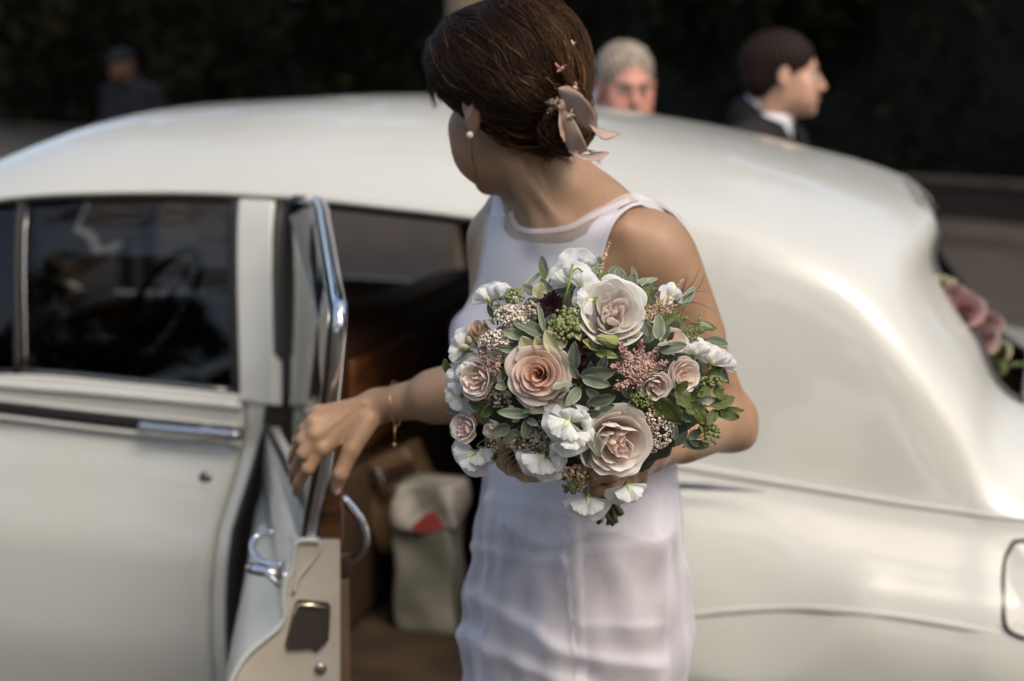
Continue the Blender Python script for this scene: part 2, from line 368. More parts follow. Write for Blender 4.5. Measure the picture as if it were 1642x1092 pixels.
for i in range(NS):
    s, wv, z = belt[i]; g = gut[i]; c = crest[i]; m = cen[i]
    rr_ = [(s, wv-bulge(i, .055, .075), .37), (s, wv-bulge(i, .085, .12), .55), (s, wv-bulge(i, .078, .125), z-.33 if z > .9 else z-.24), (s, wv-bulge(i, .040, .098), z-.20 if z > .9 else z-.14), (s, wv-bulge(i, .004, .048), z-.085)]
    rr_ += [(s, wv-bulge(i, .006, .012), z-.032), (s, wv, z)]
    rr_ += [g]
    f1, f2 = (.30, .60)
    rr_ += [(g[0]+(c[0]-g[0])*.35, g[1]+(c[1]-g[1])*.25, g[2]+(c[2]-g[2])*.52), (g[0]+(c[0]-g[0])*.7, g[1]+(c[1]-g[1])*.6, g[2]+(c[2]-g[2])*.85)]
    rr_ += [c, m]
    for k, q in enumerate(rr_): rails[k].append(q)
RAIL = np.array(rails)       # (12, NS, 3)
KB, KG, KC, KM = 6, 7, 10, 11
def pchip(y, t):
    """y (K,...), monotone cubic over integer knots"""
    d = np.diff(y, axis=0); m = np.zeros_like(y)
    a, b = d[:-1], d[1:]; mm = np.where(a*b > 0, 2*a*b/(a+b+np.where(a+b == 0, 1e-9, 0)), 0); m[1:-1] = mm; m[0] = d[0]; m[-1] = d[-1]
    i = np.clip(np.floor(t).astype(int), 0, len(y)-2); f = (t-i).reshape((-1,)+(1,)*(y.ndim-1))
    return y[i]*(2*f**3-3*f*f+1)+m[i]*(f**3-2*f*f+f)+y[i+1]*(-2*f**3+3*f*f)+m[i+1]*(f**3-f*f)
def surf(us, ts, dw=0.):
    """grid (nu,nt,3) of (s,w,z)"""
    A = np.stack([pchip(RAIL[k], np.asarray(us, float)) if k >= 20 else crom(RAIL[k], us) for k in range(12)])   # (K,nu,3)
    G = pchip(A, np.asarray(ts, float)); G = np.transpose(G, (1, 0, 2)).copy(); G[..., 1] += dw; return G
def surfW(us, ts, dw=0., far=False):
    G = surf(us, ts, dw)
    if far: G[..., 1] = CW-G[..., 1]
    return CW3(G[..., 0], G[..., 1], G[..., 2])
def upx(px):   # station index from a pixel column at belt height
    k = [0, 220, 440, 650, 850, 1080, 1240, 1370, 1450, 1540, 1642]; return float(np.interp(px, k, np.arange(4, 15)))

m_paint = mat('cream_white_paint', (.68, .675, .63), .42); pb = m_paint.node_tree.nodes['Principled BSDF']
pb.inputs['Coat Weight'].default_value = .9; pb.inputs['Coat Roughness'].default_value = .05; pb.inputs['Coat IOR'].default_value = 1.55
noise_mix(m_paint, (.50, .51, .475), (.53, .54, .505), 2.0, 3, .3, .7)
m_cream = mat('cream_jamb_paint', (.66, .60, .47), .4); noise_mix(m_cream, (.45, .41, .33), (.53, .50, .43), 9, 6, .3, .6)
m_chrome = mat('chrome', (.78, .78, .79), .08, 1.); m_dchrome = mat('dull_chrome', (.5, .48, .45), .25, 1.)
m_rub = mat('black_rubber', (.012, .011, .010), .55); m_dark = mat('dark_inside', (.012, .009, .007), .9)
m_tan = mat('tan_leather', (.30, .20, .11), .55); noise_mix(m_tan, (.12, .075, .038), (.18, .115, .06), 5, 4, bump=.3, bscale=60)
m_lining = mat('beige_lining', (.36, .29, .22), .95); noise_mix(m_lining, (.20, .155, .115), (.26, .20, .15), 12, 4)
m_wood = mat('walnut_veneer', (.22, .085, .03), .25); noise_mix(m_wood, (.045, .016, .006), (.13, .05, .017), 3, 6, vec=(2, 2, 14))
m_brown = mat('dark_brown_leather', (.05, .022, .012), .5); noise_mix(m_brown, (.035, .016, .009), (.06, .028, .015), 8, 4)
m_seat = mat('tan_seat_leather', (.2, .14, .08), .5); noise_mix(m_seat, (.17, .115, .065), (.24, .17, .10), 5, 4)
m_brown2 = mat('seat_leather', (.11, .06, .03), .6); noise_mix(m_brown2, (.03, .017, .010), (.06, .034, .018), 5, 4)
m_carpet = mat('brown_carpet', (.15, .09, .045), .98); noise_mix(m_carpet, (.02, .012, .006), (.042, .026, .013), 7, 6, bump=.6, bscale=200, bdist=.004)
m_glass = bpy.data.materials.new('window_glass'); m_glass.use_nodes = True; gn = m_glass.node_tree; gn.nodes.clear()
go = gn.nodes.new('ShaderNodeOutputMaterial'); gt = gn.nodes.new('ShaderNodeBsdfTransparent'); gt.inputs[0].default_value = (.38, .36, .32, 1)
gg = gn.nodes.new('ShaderNodeBsdfGlossy'); gg.inputs['Roughness'].default_value = .02; fr = gn.nodes.new('ShaderNodeFresnel'); fr.inputs[0].default_value = 1.5
gm = gn.nodes.new('ShaderNodeMixShader'); gn.links.new(fr.outputs[0], gm.inputs[0]); gn.links.new(gt.outputs[0], gm.inputs[1]); gn.links.new(gg.outputs[0], gm.inputs[2]); gn.links.new(gm.outputs[0], go.inputs[0])

m_glassc = m_glass.copy(); m_glassc.name = 'clear_glass'
for n_ in m_glassc.node_tree.nodes:
    if n_.type == 'BSDF_TRANSPARENT': n_.inputs[0].default_value = (.88, .87, .84, 1)
car = thing('vintage_car', 'large cream white vintage saloon car with its rear door standing open', 'car', C(0, .875, 0))
# openings: (u0,u1,t0,t1)
uS = upx(382); uO = upx(447); uD = 8.45
def cut(t, a, b, c_, d):   # profile of a vertical seam against t (belt .. below)
    return np.interp(t, [0, 2, 3.2, 4.6, 7], [d, c_, (b+c_)/2, b, a])
def seam(t): return np.interp(t, [0, 1.6, 2.6, 3.4, 4.4, 6, 7], [upx(352), upx(354), upx(362), upx(380), upx(391), upx(391), upx(391)])
def opn(t): return np.interp(t, [0, 1.6, 2.6, 3.4, 4.4, 6, 7], [upx(382), upx(383), upx(387), upx(405), upx(424), upx(430), upx(447)])
def patch(u0f, u1f, ts, nu, dw=0., far=False):
    G = []
    for k in range(nu):
        f = k/(nu-1); row = []
        for t in ts:
            u = u0f(t)*(1-f)+u1f(t)*f; row.append(surfW([u], [t], dw, far)[0, 0])
        G.append(row)
    return np.array(G)
# shell: roof + rear quarters + boot + bonnet in one sheet, with the window and door holes left open
def lines(cuts, lo, hi, step):
    v = sorted(set([lo, hi]+[c for c in cuts if lo < c < hi])); out = []
    for a, b in zip(v[:-1], v[1:]):
        n = max(1, int(round((b-a)/step))); out += list(np.linspace(a, b, n, endpoint=False))
    return np.array(out+[hi])
for far in (False,):
    us = lines([2, 3, 4.1, upx(372), uS, uO, uD, 11, 14], 0, NS-1, .11)
    ts = lines([KB, KG, KC], 0, 11, .11)
    G = surf(us, ts)
    # mirror across the centre line
    Gn = G; Gf = G[:, ::-1].copy()[:, 1:]; Gf[..., 1] = CW-Gf[..., 1]
    tt = np.concatenate([ts, 22-ts[::-1][1:]]); GG = np.concatenate([Gn, Gf], 1)
    # relax the sheet a little (keeps edges of the holes)
    Wd = CW3(GG[..., 0], GG[..., 1], GG[..., 2])
    lock = np.zeros(Wd.shape[:2], bool); t_eff = np.where(tt > 11, 22-tt, tt)
    for i, u in enumerate(us):
        for j, t in enumerate(t_eff):
            if u < uD+.02 and abs(t-KG) < .02 and u > 3: lock[i, j] = True
            if abs(t-KC) < .02 and 11 <= u <= 14: lock[i, j] = True
            if t > KC and (abs(u-11) < .02 or abs(u-14) < .02): lock[i, j] = True
            if abs(t-KB) < .35 and u > 8.4: lock[i, j] = True
    lock[0] = lock[-1] = True; lock[:, 0] = lock[:, -1] = True
    for _ in range(10):
        A = Wd.copy(); A[1:-1, 1:-1] = (Wd[:-2, 1:-1]+Wd[2:, 1:-1]+Wd[1:-1, :-2]+Wd[1:-1, 2:])/4
        Wd = np.where(lock[..., None], Wd, .4*Wd+.6*A)
    nU, nT = len(us), len(tt); faces = []
    for i in range(nU-1):
        u = (us[i]+us[i+1])/2
        for j in range(nT-1):
            t = (tt[j]+tt[j+1])/2; te = min(t, 22-t); nearside = t < 11
            hole = False
            if te > KG and 2 < u < 3 and te > KG+.0: hole = True              # windscreen
            if te > KC and 11 < u < 14: hole = True                            # rear window
            if te < KG and 2.0 < u < uD:                                       # doors and side windows
                hole = True
                if not nearside and te < KB: hole = False
                if not nearside and te > KB and (upx(375) < u < upx(445)): hole = False
            if te < KB and u < 2.0 and False: hole = True
            if not hole: faces.append((i*nT+j, (i+1)*nT+j, (i+1)*nT+j+1, i*nT+j+1))
    V = Wd.reshape(-1, 3); used = sorted({k for f in faces for k in f}); mp = {k: n for n, k in enumerate(used)}
    sh = mesh('body_shell', V[used], [tuple(mp[k] for k in f) for f in faces], [m_paint, m_lining], car); solid(sh, .022, -1, 1)
# end caps
for nm, u in (('front_panel', 0), ('tail_panel', NS-1)):
    Gt = surf([u], np.linspace(0, 11, 40))[0]; f = Gt.copy(); f[:, 1] = CW-f[:, 1]; mb = MB()
    mb.grid(np.stack([CW3(Gt[:, 0], Gt[:, 1], Gt[:, 2]), CW3(Gt[:, 0]+(.06 if u else -.06), np.full(40, CW/2), Gt[:, 2]), CW3(f[:, 0], f[:, 1], f[:, 2])])); o = mb.build(nm, m_paint, car)
# front door (near side), skin below the belt
ts = lines([KB], 0, KB, .12)
Gd = patch(lambda t: 2.02, seam, ts, 46, -.004)
fd = MB(); fd.grid(Gd); fdo = fd.build('front_door', m_paint, car); solid(fdo, .03, -1)
# front wing between the door and the cowl
# door pillar below the belt and the shut face into the opening
Gp = patch(lambda t: seam(t)+.022, opn, lines([], 0, KB, .12), 8, 0); pp = MB(); pp.grid(Gp); po = pp.build('door_post', m_paint, car); solid(po, .02, -1)
jam = MB(); tsj = lines([], 0, KG, .2); J = []
for t in tsj:
    g = surf([opn(t)], [t])[0, 0]; J.append([CW3(g[0]+.006, g[1]+d, g[2]) for d in (-.010, .05, .10, .16)])
jam.grid(np.array(J)); jo = jam.build('door_jamb', m_rub, car); solid(jo, .01, 0)
# slim painted pillar between the windows
ts = lines([], KB-.25, KG-.02, .1)
bp_ = patch(lambda t: upx(387), lambda t: upx(444), ts, 10, -.012); q = MB(); q.grid(bp_); bpo = q.build('centre_pillar', m_paint, car); solid(bpo, .05, -1); bevel(bpo, .01, 3)
# front windows: rubber frame, vent post, glass
def uvbar(name, pts, r, m, parent=car, dw=0., n=8):
    W = [surfW([u], [t], dw)[0, 0] for u, t in pts]; b = MB(); b.tube(W, r, n); return b.build(name, m, parent)
def densify(pts, k=8):
    out = []
    for a, b in zip(pts[:-1], pts[1:]):
        for i in range(k): f = i/k; out.append((a[0]+(b[0]-a[0])*f, a[1]+(b[1]-a[1])*f))
    return out+[pts[-1]]
uw0, uw1 = upx(30), upx(381)
uvbar('window_rubber', densify([(3.05, KB+.03), (uw1, KB+.03), (uw1, KG-.03), (3.2, KG-.03)], 14), .0085, m_rub, dw=.004)
uvbar('window_rubber', densify([(uw1-.02, KB+.04), (uw1-.04, KG-.05)], 10), .011, m_rub, dw=.01)
uvbar('vent_post', densify([(uw0-.02, KB+.02), (uw0+.03, KG-.02)], 6), .0085, m_rub, dw=.0)
uvbar('vent_trim', densify([(uw0+.045, KB+.05), (uw0+.085, KG-.08)], 6), .0022, m_dchrome, dw=-.004)
uvbar('window_trim', densify([(uw0+.05, KB+.06), (uw1-.06, KB+.06)], 10), .0022, m_dchrome, dw=-.004)
q = MB(); q.grid(patch(lambda t: 3.0, lambda t: uw1, lines([], KB, KG, .12), 16, .014)); q.build('front_window_glass', m_glass, car)
# waist moulding with the sunk dark channel and the handle
def strip(name, u0, u1, t0, t1, m, dw, th=.004, n=30):
    q = MB(); q.grid(patch(lambda t: u0, lambda t: u1, np.linspace(t0, t1, 4), n, dw)); o = q.build(name, m, car); solid(o, th, 1 if False else -1); return o
def tube_at(name, pxy, r, m, wv, n=8, flat=None, parent=None):
    q = MB(); W = []
    for px, py in pxy:
        s, _, z = U(px, py, wv); W.append(C(s, wv, z))
    W = catmull(W, len(W)*5); q.tube(W, r, n, flat=flat); return q.build(name, m, parent or car)
fl = (EV, .45)
tube_at('waist_moulding', [(-260, 632), (-100, 643), (0, 653), (120, 668), (240, 681), (386, 697)], .0125, m_rub, -.017, flat=(EV, .6))
tube_at('moulding_lip', [(-260, 621), (-100, 631), (0, 641), (120, 655), (240, 668), (388, 683)], .0045, m_paint, -.022)
tube_at('moulding_lip', [(-260, 646), (-100, 657), (0, 668), (120, 683), (240, 697), (388, 712)], .0045, m_paint, -.022)
tube_at('waist_bead', [(-200, 600), (0, 617), (180, 632), (388, 652)], .007, m_paint, -.012)
hd = tube_at('door_handle', [(225, 682), (240, 685), (290, 690), (345, 694), (382, 697)], [.006]*3+[.0085]*18+[.007]*4, m_chrome, -.044, 10)
tube_at('handle_boss', [(322, 693), (330, 694), (338, 695)], .013, m_chrome, -.03)
tube_at('handle_boss', [(226, 682), (231, 683), (236, 684)], .010, m_chrome, -.022)
kc = C(*[U(330, 766, -.03)[0], -.030, U(330, 766, -.03)[2]])
kb2 = MB(); kb2.tube([kc+EV*.03, kc-EV*.004], [.0135, .0125], 16); kb2.tube([kc-EV*.004, kc-EV*.007], [.008, .006], 12); kb2.build('keyhole', mat('dark_metal', (.16, .15, .13), .3, 1.), car)
# inner edge line of the door and the roof drip rail
q = MB(); q.tube([surfW([u], [KG], -.004)[0, 0]+np.array([0, 0, .004]) for u in np.linspace(3, 8.9, 60)], .0055, 8); q.build('drip_rail', m_paint, car)
q = MB(); q.tube([surfW([u], [KG], .012)[0, 0]-np.array([0, 0, .008]) for u in np.linspace(3, uD, 60)], .0075, 8); q.build('roof_seal', m_rub, car)
# waist crease on the rear quarter
q = MB(); q.tube([surfW([u], [KB-.05], -.001)[0, 0] for u in np.linspace(uD, 15.9, 70)], np.linspace(.010, .004, 70), 8, flat=(EV, .35)); q.build('quarter_crease', m_paint, car)
tube_at('quarter_moulding', [(1060, 778), (1120, 780), (1180, 784), (1235, 789)], [.007]*8+list(np.linspace(.007, .0008, 12)), m_chrome, -.050, flat=(EV, .5))
tube_at('wing_crease', [(-250, 880), (-100, 905), (0, 922), (90, 938), (180, 955), (250, 970)], list(np.linspace(.006, .0008, 30)), m_paint, -.083, flat=(EV, .4))
# fuel flap
ff = MB(); fc = np.array([(1626, 868), (1611, 905), (1610, 990), (1630, 1018), (1700, 1030), (1745, 1020), (1752, 985), (1755, 905), (1745, 876), (1690, 865)])
def on_body(px, py):
    s, wv = 0, -.12
    for _ in range(5):
        s, _, z = U(px, py, wv)
        uu = np.linspace(9, 16, 60); tt_ = np.linspace(0, 6, 60); g = surf(uu, tt_); d = (g[..., 0]-s)**2+(g[..., 2]-z)**2; i, j = np.unravel_index(d.argmin(), d.shape); wv = g[i, j, 1]
    return C(s, wv, z)
pf = catmull(np.array([on_body(*c) for c in np.vstack([fc, fc[:1]])]), 60)
q = MB(); wc_ = catmull(np.array([on_body(*c) for c in ((1060, 996), (1150, 982), (1250, 976), (1340, 979), (1440, 990), (1540, 1006), (1660, 1030))]), 60); q.tube(wc_-EV*.0005, np.interp(np.linspace(0, 1, 60), [0, .1, 1], [.001, .007, .007]), 8, flat=(EV, .45)); q.build('wing_crease', m_paint, car)
ff.tube(pf-EV*.001, .0038, 6, cap=False); ff.build('fuel_flap_gap', m_rub, car)
cp = pf.mean(0)-EV*.012; q = MB(); q.grid(np.array([[cp*(1-f)+p*f-EV*(.003*(1-f)) for f in (0, .5, .9, .97)] for p in pf])); q.build('fuel_flap', m_paint, car)
# windscreen, rear glass, far windows
for nm, uu, tl in (('windscreen', np.linspace(2, 3, 12), np.linspace(KG, 11, 20)), ('rear_window', np.linspace(11, 14, 24), np.linspace(KC, 11, 8))):
    q = MB(); g = surf(uu, tl, 0); f = g[:, ::-1].copy(); f[..., 1] = CW-f[..., 1]; g = np.concatenate([g, f[:, 1:]], 1); W = CW3(g[..., 0], g[..., 1], g[..., 2])-np.array([0, 0, .006]); q.grid(W); q.build(nm, m_glass, car)
for far in (False, True):
    q = MB(); W = [surfW([u], [KC], 0, far)[0, 0]+np.array([0, 0, .0]) for u in np.linspace(11.35, 14, 30)]; W = [w_+(EV if not far else -EV)*.016-np.array([0, 0, .004]) for w_ in W]
    q.tube(W, .014, 8); q.build('rear_window_seal', m_rub, car)
q = MB(); q.tube(np.concatenate([surfW([11.06], np.linspace(KC, 11, 10))[0], surfW([11.06], np.linspace(KC, 11, 10), 0, True)[0][::-1][1:]])-np.array([0, 0, .014]), .010, 8); q.build('rear_header', m_paint, car)
q = MB()
for a, b in ((3.05, upx(375)), (upx(445), uD)):
    q.grid(patch(lambda t: a, lambda t: b, np.linspace(KB, KG, 6), 12, .01, True))
q.build('far_window_glass', m_glassc, car)
# cabin
def cbox(name, s, wv, z, m, r=.02, parent=car, seg=3, kind=None):
    q = MB(); c = C(sum(s)/2, sum(wv)/2, sum(z)/2); q.box(c, ((s[1]-s[0])/2, (wv[1]-wv[0])/2, (z[1]-z[0])/2), [EU, EV, (0, 0, 1)]); o = q.build(name, m, parent)
    if r: bevel(o, r, seg)
    return o
cbox('cabin_floor', (-1.5, 1.3), (.06, CW-.06), (.40, .45), m_carpet, .0)
cbox('door_sill', (-.05, 1.0), (-.03, .10), (.38, .442), m_carpet, .01)
cbox('far_door_trim', (-1.3, 1.2), (CW-.14, CW-.05), (.45, .98), m_brown, .02)
cbox('dashboard', (-1.32, -1.12), (.12, CW-.12), (.78, 1.0), m_wood, .05)
cbox('scuttle', (-1.5, -1.34), (.1, CW-.1), (.45, .97), m_dark, 0)
cbox('front_seat_cushion', (-.62, -.05), (.14, CW-.14), (.46, .70), m_tan, .06)
cbox('front_seat_back', (-.13, .06), (.16, CW-.16), (.62, 1.10), m_brown, .06)
cbox('picnic_table', (.065, .085), (.28, .74), (.84, 1.04), m_wood, .008)
cbox('picnic_table', (.065, .085), (1.0, 1.46), (.84, 1.04), m_wood, .008)
cbox('rear_seat_cushion', (.47, 1.15), (.10, CW-.10), (.47, .80), m_seat, .10, seg=6)
cbox('rear_seat_back', (.98, 1.2), (.13, CW-.13), (.75, 1.15), m_brown, .07)
cbox('parcel_shelf', (1.12, 1.45), (.35, CW-.35), (.96, .98), m_brown, .0)
cbox('front_seat_skirt', (.06, .075), (.2, CW-.2), (.47, .80), m_brown2, .004)
sw = MB(); scx = C(-.86, 1.28, .98); a1 = norm(EU*.45+np.array([0, 0, .9])); a2 = EV
ring = [scx+.2*(math.cos(q)*a1+math.sin(q)*a2) for q in np.linspace(0, 2*math.pi, 41)]; sw.tube(ring, .011, 8, cap=False)
for ang in (.5, 2.6, 4.7): sw.tube([scx, scx+.2*(math.cos(ang)*a1+math.sin(ang)*a2)], .008, 6)
sw.tube([scx, scx-EU*.3-np.array([0, 0, .12])], .025, 10); sw.build('steering_wheel', m_rub, car)
hr = MB(); hr.tube([scx+EU*.01+.13*(math.cos(q)*a1+math.sin(q)*a2) for q in np.linspace(0, 2*math.pi, 31)], .003, 6, cap=False); hr.build('horn_ring', m_chrome, car)
mr = MB(); mc = C(-1.0, .9, 1.29); mr.box(mc, (.012, .1, .028), [EU, EV, (0, 0, 1)]); bevel(mr.build('rear_view_mirror', m_dchrome, car), .01)
# wheels
m_tyre = mat('tyre', (.02, .02, .02), .85)
for s in (-1.95, 1.45):
    for wv in (.17, CW-.17):
        q = MB(); c = C(s, wv, .37); ringp = lambda r, dw: [c+EV*dw+r*(math.cos(a)*EU+math.sin(a)*np.array([0, 0, 1.])) for a in np.linspace(0, 2*math.pi, 33)[:-1]]
        prof = [(.20, -.08), (.27, -.10), (.34, -.10), (.368, -.07), (.370, 0), (.368, .07), (.34, .10), (.2, .08)]
        q.grid(np.transpose(np.array([ringp(r, d) for r, d in prof]), (1, 0, 2)), closeu=True); wo = q.build('wheel', m_tyre, car)
        sg = -1 if wv < .5 else 1; q = MB(); prof = [(.21, .085), (.2, .07), (.14, .09), (.10, .12), (.0, .13)]
        q.grid(np.transpose(np.array([ringp(r, sg*d) for r, d in prof]), (1, 0, 2)), closeu=True); q.build('hubcap', m_chrome, wo)
for s in (-2.86, 2.66):
    q = MB(); W = [C(s+(.1*(abs(k)/.9)**3*(1 if s < 0 else -1)), .875+k*.80, .48) for k in np.linspace(-.95, .95, 24)]; q.tube(W, .06, 10, flat=((0, 0, 1), 1.2)); q.build('bumper', m_chrome, car)

# ------------------------------------------------------------------ open rear door (part of the car)
HG = np.array([-.46, 2.93]); ED = norm(np.array([-.25, 2.12])-HG); QL = .80; ND = np.array([ED[1], -ED[0]])  # ND points left
if ND[0] > 0: ND = -ND
def D(q, n, z): xy = HG+ED*q+ND*n; return np.array([xy[0], xy[1], z])
def Dpx(px, py, q):   # pixel -> (n,z) on the end plane at q
    d = ray(px, py); o = D(q, 0, 0); nrm = np.array([ED[0], ED[1], 0]); t = ((o-CAMP)@nrm)/(d@nrm); p = CAMP+d*t
    return (p[:2]-HG)@ND, p[2]
prof = [Dpx(*c, QL) for c in ((545, 1300), (545, 1092), (545, 980), (545, 866), (510, 866), (480, 866), (471, 880), (469, 909), (457, 935), (454, 969), (456, 985), (448, 1003), (426, 1022), (401, 1043), (385, 1063), (370, 1094), (352, 1140), (345, 1230), (350, 1330), (370, 1440))]
prof = np.array(prof); nin = prof[0, 0]; prof[0, 1] = prof[-1, 1]
Fp = []; 
qs = np.array([0, .05, .15, .3, .45, .6, .72, .78, QL]); nring = len(prof)
G = []
for q in qs:
    k = .30+.70*(q/QL); row = []
    for n_, z in prof:
        nn = n_
        if n_ > prof[5, 0]: nn = prof[5, 0]+(n_-prof[5, 0])*k
        if n_ > prof[3, 0]+.01: nn += (.010-prof[5, 0])*(1-q/QL)**1.2
        row.append(D(q, nn, z))
    G.append(row)
G = np.array(G); skin = MB(); skin.grid(G[:, 5:]); rd = skin.build('rear_door', m_paint, car)
ins = MB(); ins.grid(G[:, :4]); ins.build('door_lining', m_tan, rd); ins = MB(); ins.grid(G[:, 3:6]); ins.build('door_top', m_paint, rd)
ef = MB(); ef.add(G[-1], [tuple(range(nring))]); efo = ef.build('door_edge', m_cream, rd, False); solid(efo, .004, 0)
lip = MB(); lp = catmull(G[-1][4:]+(D(.004, 0, 0)-D(0, 0, 0)), 80); lip.tube(lp, .0045, 8); lip.build('skin_lip', m_paint, rd)
def endpatch(name, pxs, q, m, th=.004, bv=0, par=rd):
    W = [D(q, *Dpx(px, py, q)) for px, py in pxs]; b = MB(); b.add(W, [tuple(range(len(W)))]); o = b.build(name, m, par, False); solid(o, th, 0)
    if bv: bevel(o, bv)
    return o
endpatch('latch_plate', [(474, 966), (480, 962), (526, 966), (530, 972), (527, 1026), (514, 1038), (507, 1046), (498, 1040), (462, 1042), (457, 1036)], QL+.006, mat('latch_recess', (.035, .027, .022), .7))
lt = MB(); lt.tube([D(QL+.008, *Dpx(x, y, QL)) for x, y in ((459, 1035), (470, 985), (476, 967), (500, 968), (529, 973))], [.0015, .002, .003, .0045, .002], 6); lt.build('latch_rim', mat('cream_metal', (.62, .56, .42), .2, 1.), rd)
sc = MB(); c0 = D(QL, *Dpx(513, 1070, QL)); dd = D(1, 0, 0)-D(0, 0, 0); sc.tube([c0, c0+dd*.007, c0+dd*.009], [.009, .009, .006], 14); sc.build('screw', m_dchrome, rd)
cl_ = MB(); W = [D(QL+.006, *Dpx(x, y, QL)) for x, y in ((470, 948), (478, 925), (495, 903), (508, 885), (514, 866))]; cl_.tube(catmull(W, 20), .0035, 6); cl_.build('drain_seam', m_cream, rd)
# outer handle of the open door, seen end-on
hl = MB(); hz = Dpx(448, 915, QL-.10)[1]; n0 = prof[8, 0]
a = D(QL-.08, n0, hz); b = P(400, 911, a[1]+.02); hl.tube([a, a*.5+b*.5, b], [.008, .008, .0085], 12); hl.tube([b, b+(b-a)*.001], [.0105, .0105], 12)
hl.build('outer_handle', m_chrome, rd)
hl = MB(); ls = [P(452, 905, a[1]), P(438, 905, a[1]+.01), P(418, 900, a[1]+.04), P(405, 880, a[1]+.07), P(412, 860, a[1]+.09), P(440, 853, a[1]+.09)]; hl.tube(catmull(ls, 24), .005, 8); hl.tube([P(425, 915, a[1]), P(440, 930, a[1]-.0), P(453, 947, a[1]-.01)], [.005, .005, .004], 8); hl.build('handle_grip', m_chrome, rd)
# window frame: hinge foot, top rail, rear post
fp = np.array([P(462, 655, 2.86), P(462, 500, 2.90), P(466, 340, 2.92), P(490, 323, 2.88), P(514, 328, 2.74), P(522, 360, 2.58), P(530, 405, 2.40), P(541, 468, 2.19), P(545, 500, 2.13), P(541, 560, 2.12), P(533, 640, 2.13), P(522, 740, 2.15), P(507, 820, 2.17), P(500, 862, 2.17)])
frame_c = catmull(fp[3:], 60); nv = np.array([ND[0], ND[1], 0])
fr_ = MB(); fr_.tube(frame_c, .0105, 10, flat=(nv*0+np.array([ED[0], ED[1], 0]), .8)); fr_.build('window_frame', m_chrome, rd)
fr_ = MB(); fr_.tube(frame_c+nv*.010, .0038, 8); fr_.build('window_rubber', m_rub, rd)
fr_ = MB(); fr_.tube(frame_c+nv*.0155, .0018, 8); fr_.build('window_bead', m_dchrome, rd)
fr_ = MB(); fr_.tube(catmull(fp[:4], 20), .012, 8); fr_.build('hinge_post', m_rub, rd)
gl = MB(); poly = list(catmull(fp[2:], 26))+[fp[0]]; c = np.mean(poly, 0); gl.grid(np.array([[c*(1-f)+p*f+nv*.004 for f in (0, .5, 1)] for p in poly+[poly[0]]])); gl.build('window_glass', m_glass, rd)
sl = MB(); sl.tube([D(0, prof[4, 0]*.6, prof[4, 1]+.004), D(QL-.03, prof[4, 0]*.6, prof[4, 1]+.004)], .006, 8); sl.build('window_sill_trim', m_rub, rd)
# inner side: wood cap, pocket, chrome pull, winder
def inner(name, qa, qb, na, nb_, za, zb, m, bv=.004):
    q = MB(); c = D((qa+qb)/2, (na+nb_)/2, (za+zb)/2); q.box(c, ((qb-qa)/2, abs(nb_-na)/2, (zb-za)/2), [(ED[0], ED[1], 0), (ND[0], ND[1], 0), (0, 0, 1)]); o = q.build(name, m, rd); bevel(o, bv); return o
z1 = prof[4, 1]
inner('wood_cap', .50, QL-.006, nin-.014, nin+.020, z1-.02, z1+.085, m_wood, .008)
inner('arm_pocket', .05, QL-.002, nin-.022, nin-.001, z1-.06, z1-.022, m_brown, .006)
inner('lining_board', .02, QL-.004, nin-.020, nin-.001, z1-.45, z1-.062, m_tan, .004)
ph = [D(QL-.06, nin-.02, z1+.045), D(QL-.05, nin-.045, z1+.01), D(QL-.06, nin-.052, z1-.03), D(QL-.09, nin-.04, z1-.06), D(QL-.13, nin-.02, z1-.075)]
q = MB(); q.tube(catmull(ph, 24), .007, 10, flat=((0, 0, 1), 1)); q.build('door_pull', m_chrome, rd)
wk = D(.42, nin-.03, z1+.05); q = MB(); q.tube([wk, wk-nv*.02], [.02, .018], 16); q.tube([wk-nv*.012, wk-nv*.018+np.array([0, 0, -.06])], .006, 8); q.ball(wk-nv*.03+np.array([0, 0, -.065]), .012); q.build('window_winder', m_rub, rd)
# ------------------------------------------------------------------ people
def skinmat(name, c1, c2, spots=True):
    m = mat(name, c1, .48); b = m.node_tree.nodes['Principled BSDF']
    cr = noise_mix(m, c1, c2, 16, 8, .32, .68, bump=.14, bscale=420, bdist=.0006)
    if spots:
        tc = N(m, 'ShaderNodeTexCoord'); vo = N(m, 'ShaderNodeTexVoronoi'); vo.inputs['Scale'].default_value = 78; vo.inputs['Randomness'].default_value = 1
        L(m, tc.outputs['Object'], vo.inputs[0]); r2 = N(m, 'ShaderNodeValToRGB'); r2.color_ramp.elements[0].position = .06; r2.color_ramp.elements[1].position = .13
        r2.color_ramp.elements[0].color = (.62, .5, .42, 1); r2.color_ramp.elements[1].color = (1, 1, 1, 1); L(m, vo.outputs['Distance'], r2.inputs[0])
        mx = N(m, 'ShaderNodeMix'); mx.data_type = 'RGBA'; mx.blend_type = 'MULTIPLY'; mx.inputs[0].default_value = .7
        L(m, cr.outputs[0], mx.inputs[6]); L(m, r2.outputs[0], mx.inputs[7]); L(m, mx.outputs[2], b.inputs['Base Color'])
    b.inputs['Subsurface Weight'].default_value = .12; b.inputs['Subsurface Radius'].default_value = (.012, .005, .003); b.inputs['Subsurface Scale'].default_value = .8
    b.inputs['Specular IOR Level'].default_value = .4
    return m
m_skin = skinmat('tanned_skin', (.305, .186, .112), (.385, .240, .150))
m_eyew = mat('eye_white', (.34, .31, .28), .3); m_iris = mat('eye_iris', (.05, .03, .02), .15); m_lip = mat('lip', (.42, .17, .13), .4); m_brow = mat('eyebrow', (.03, .018, .012), .8)
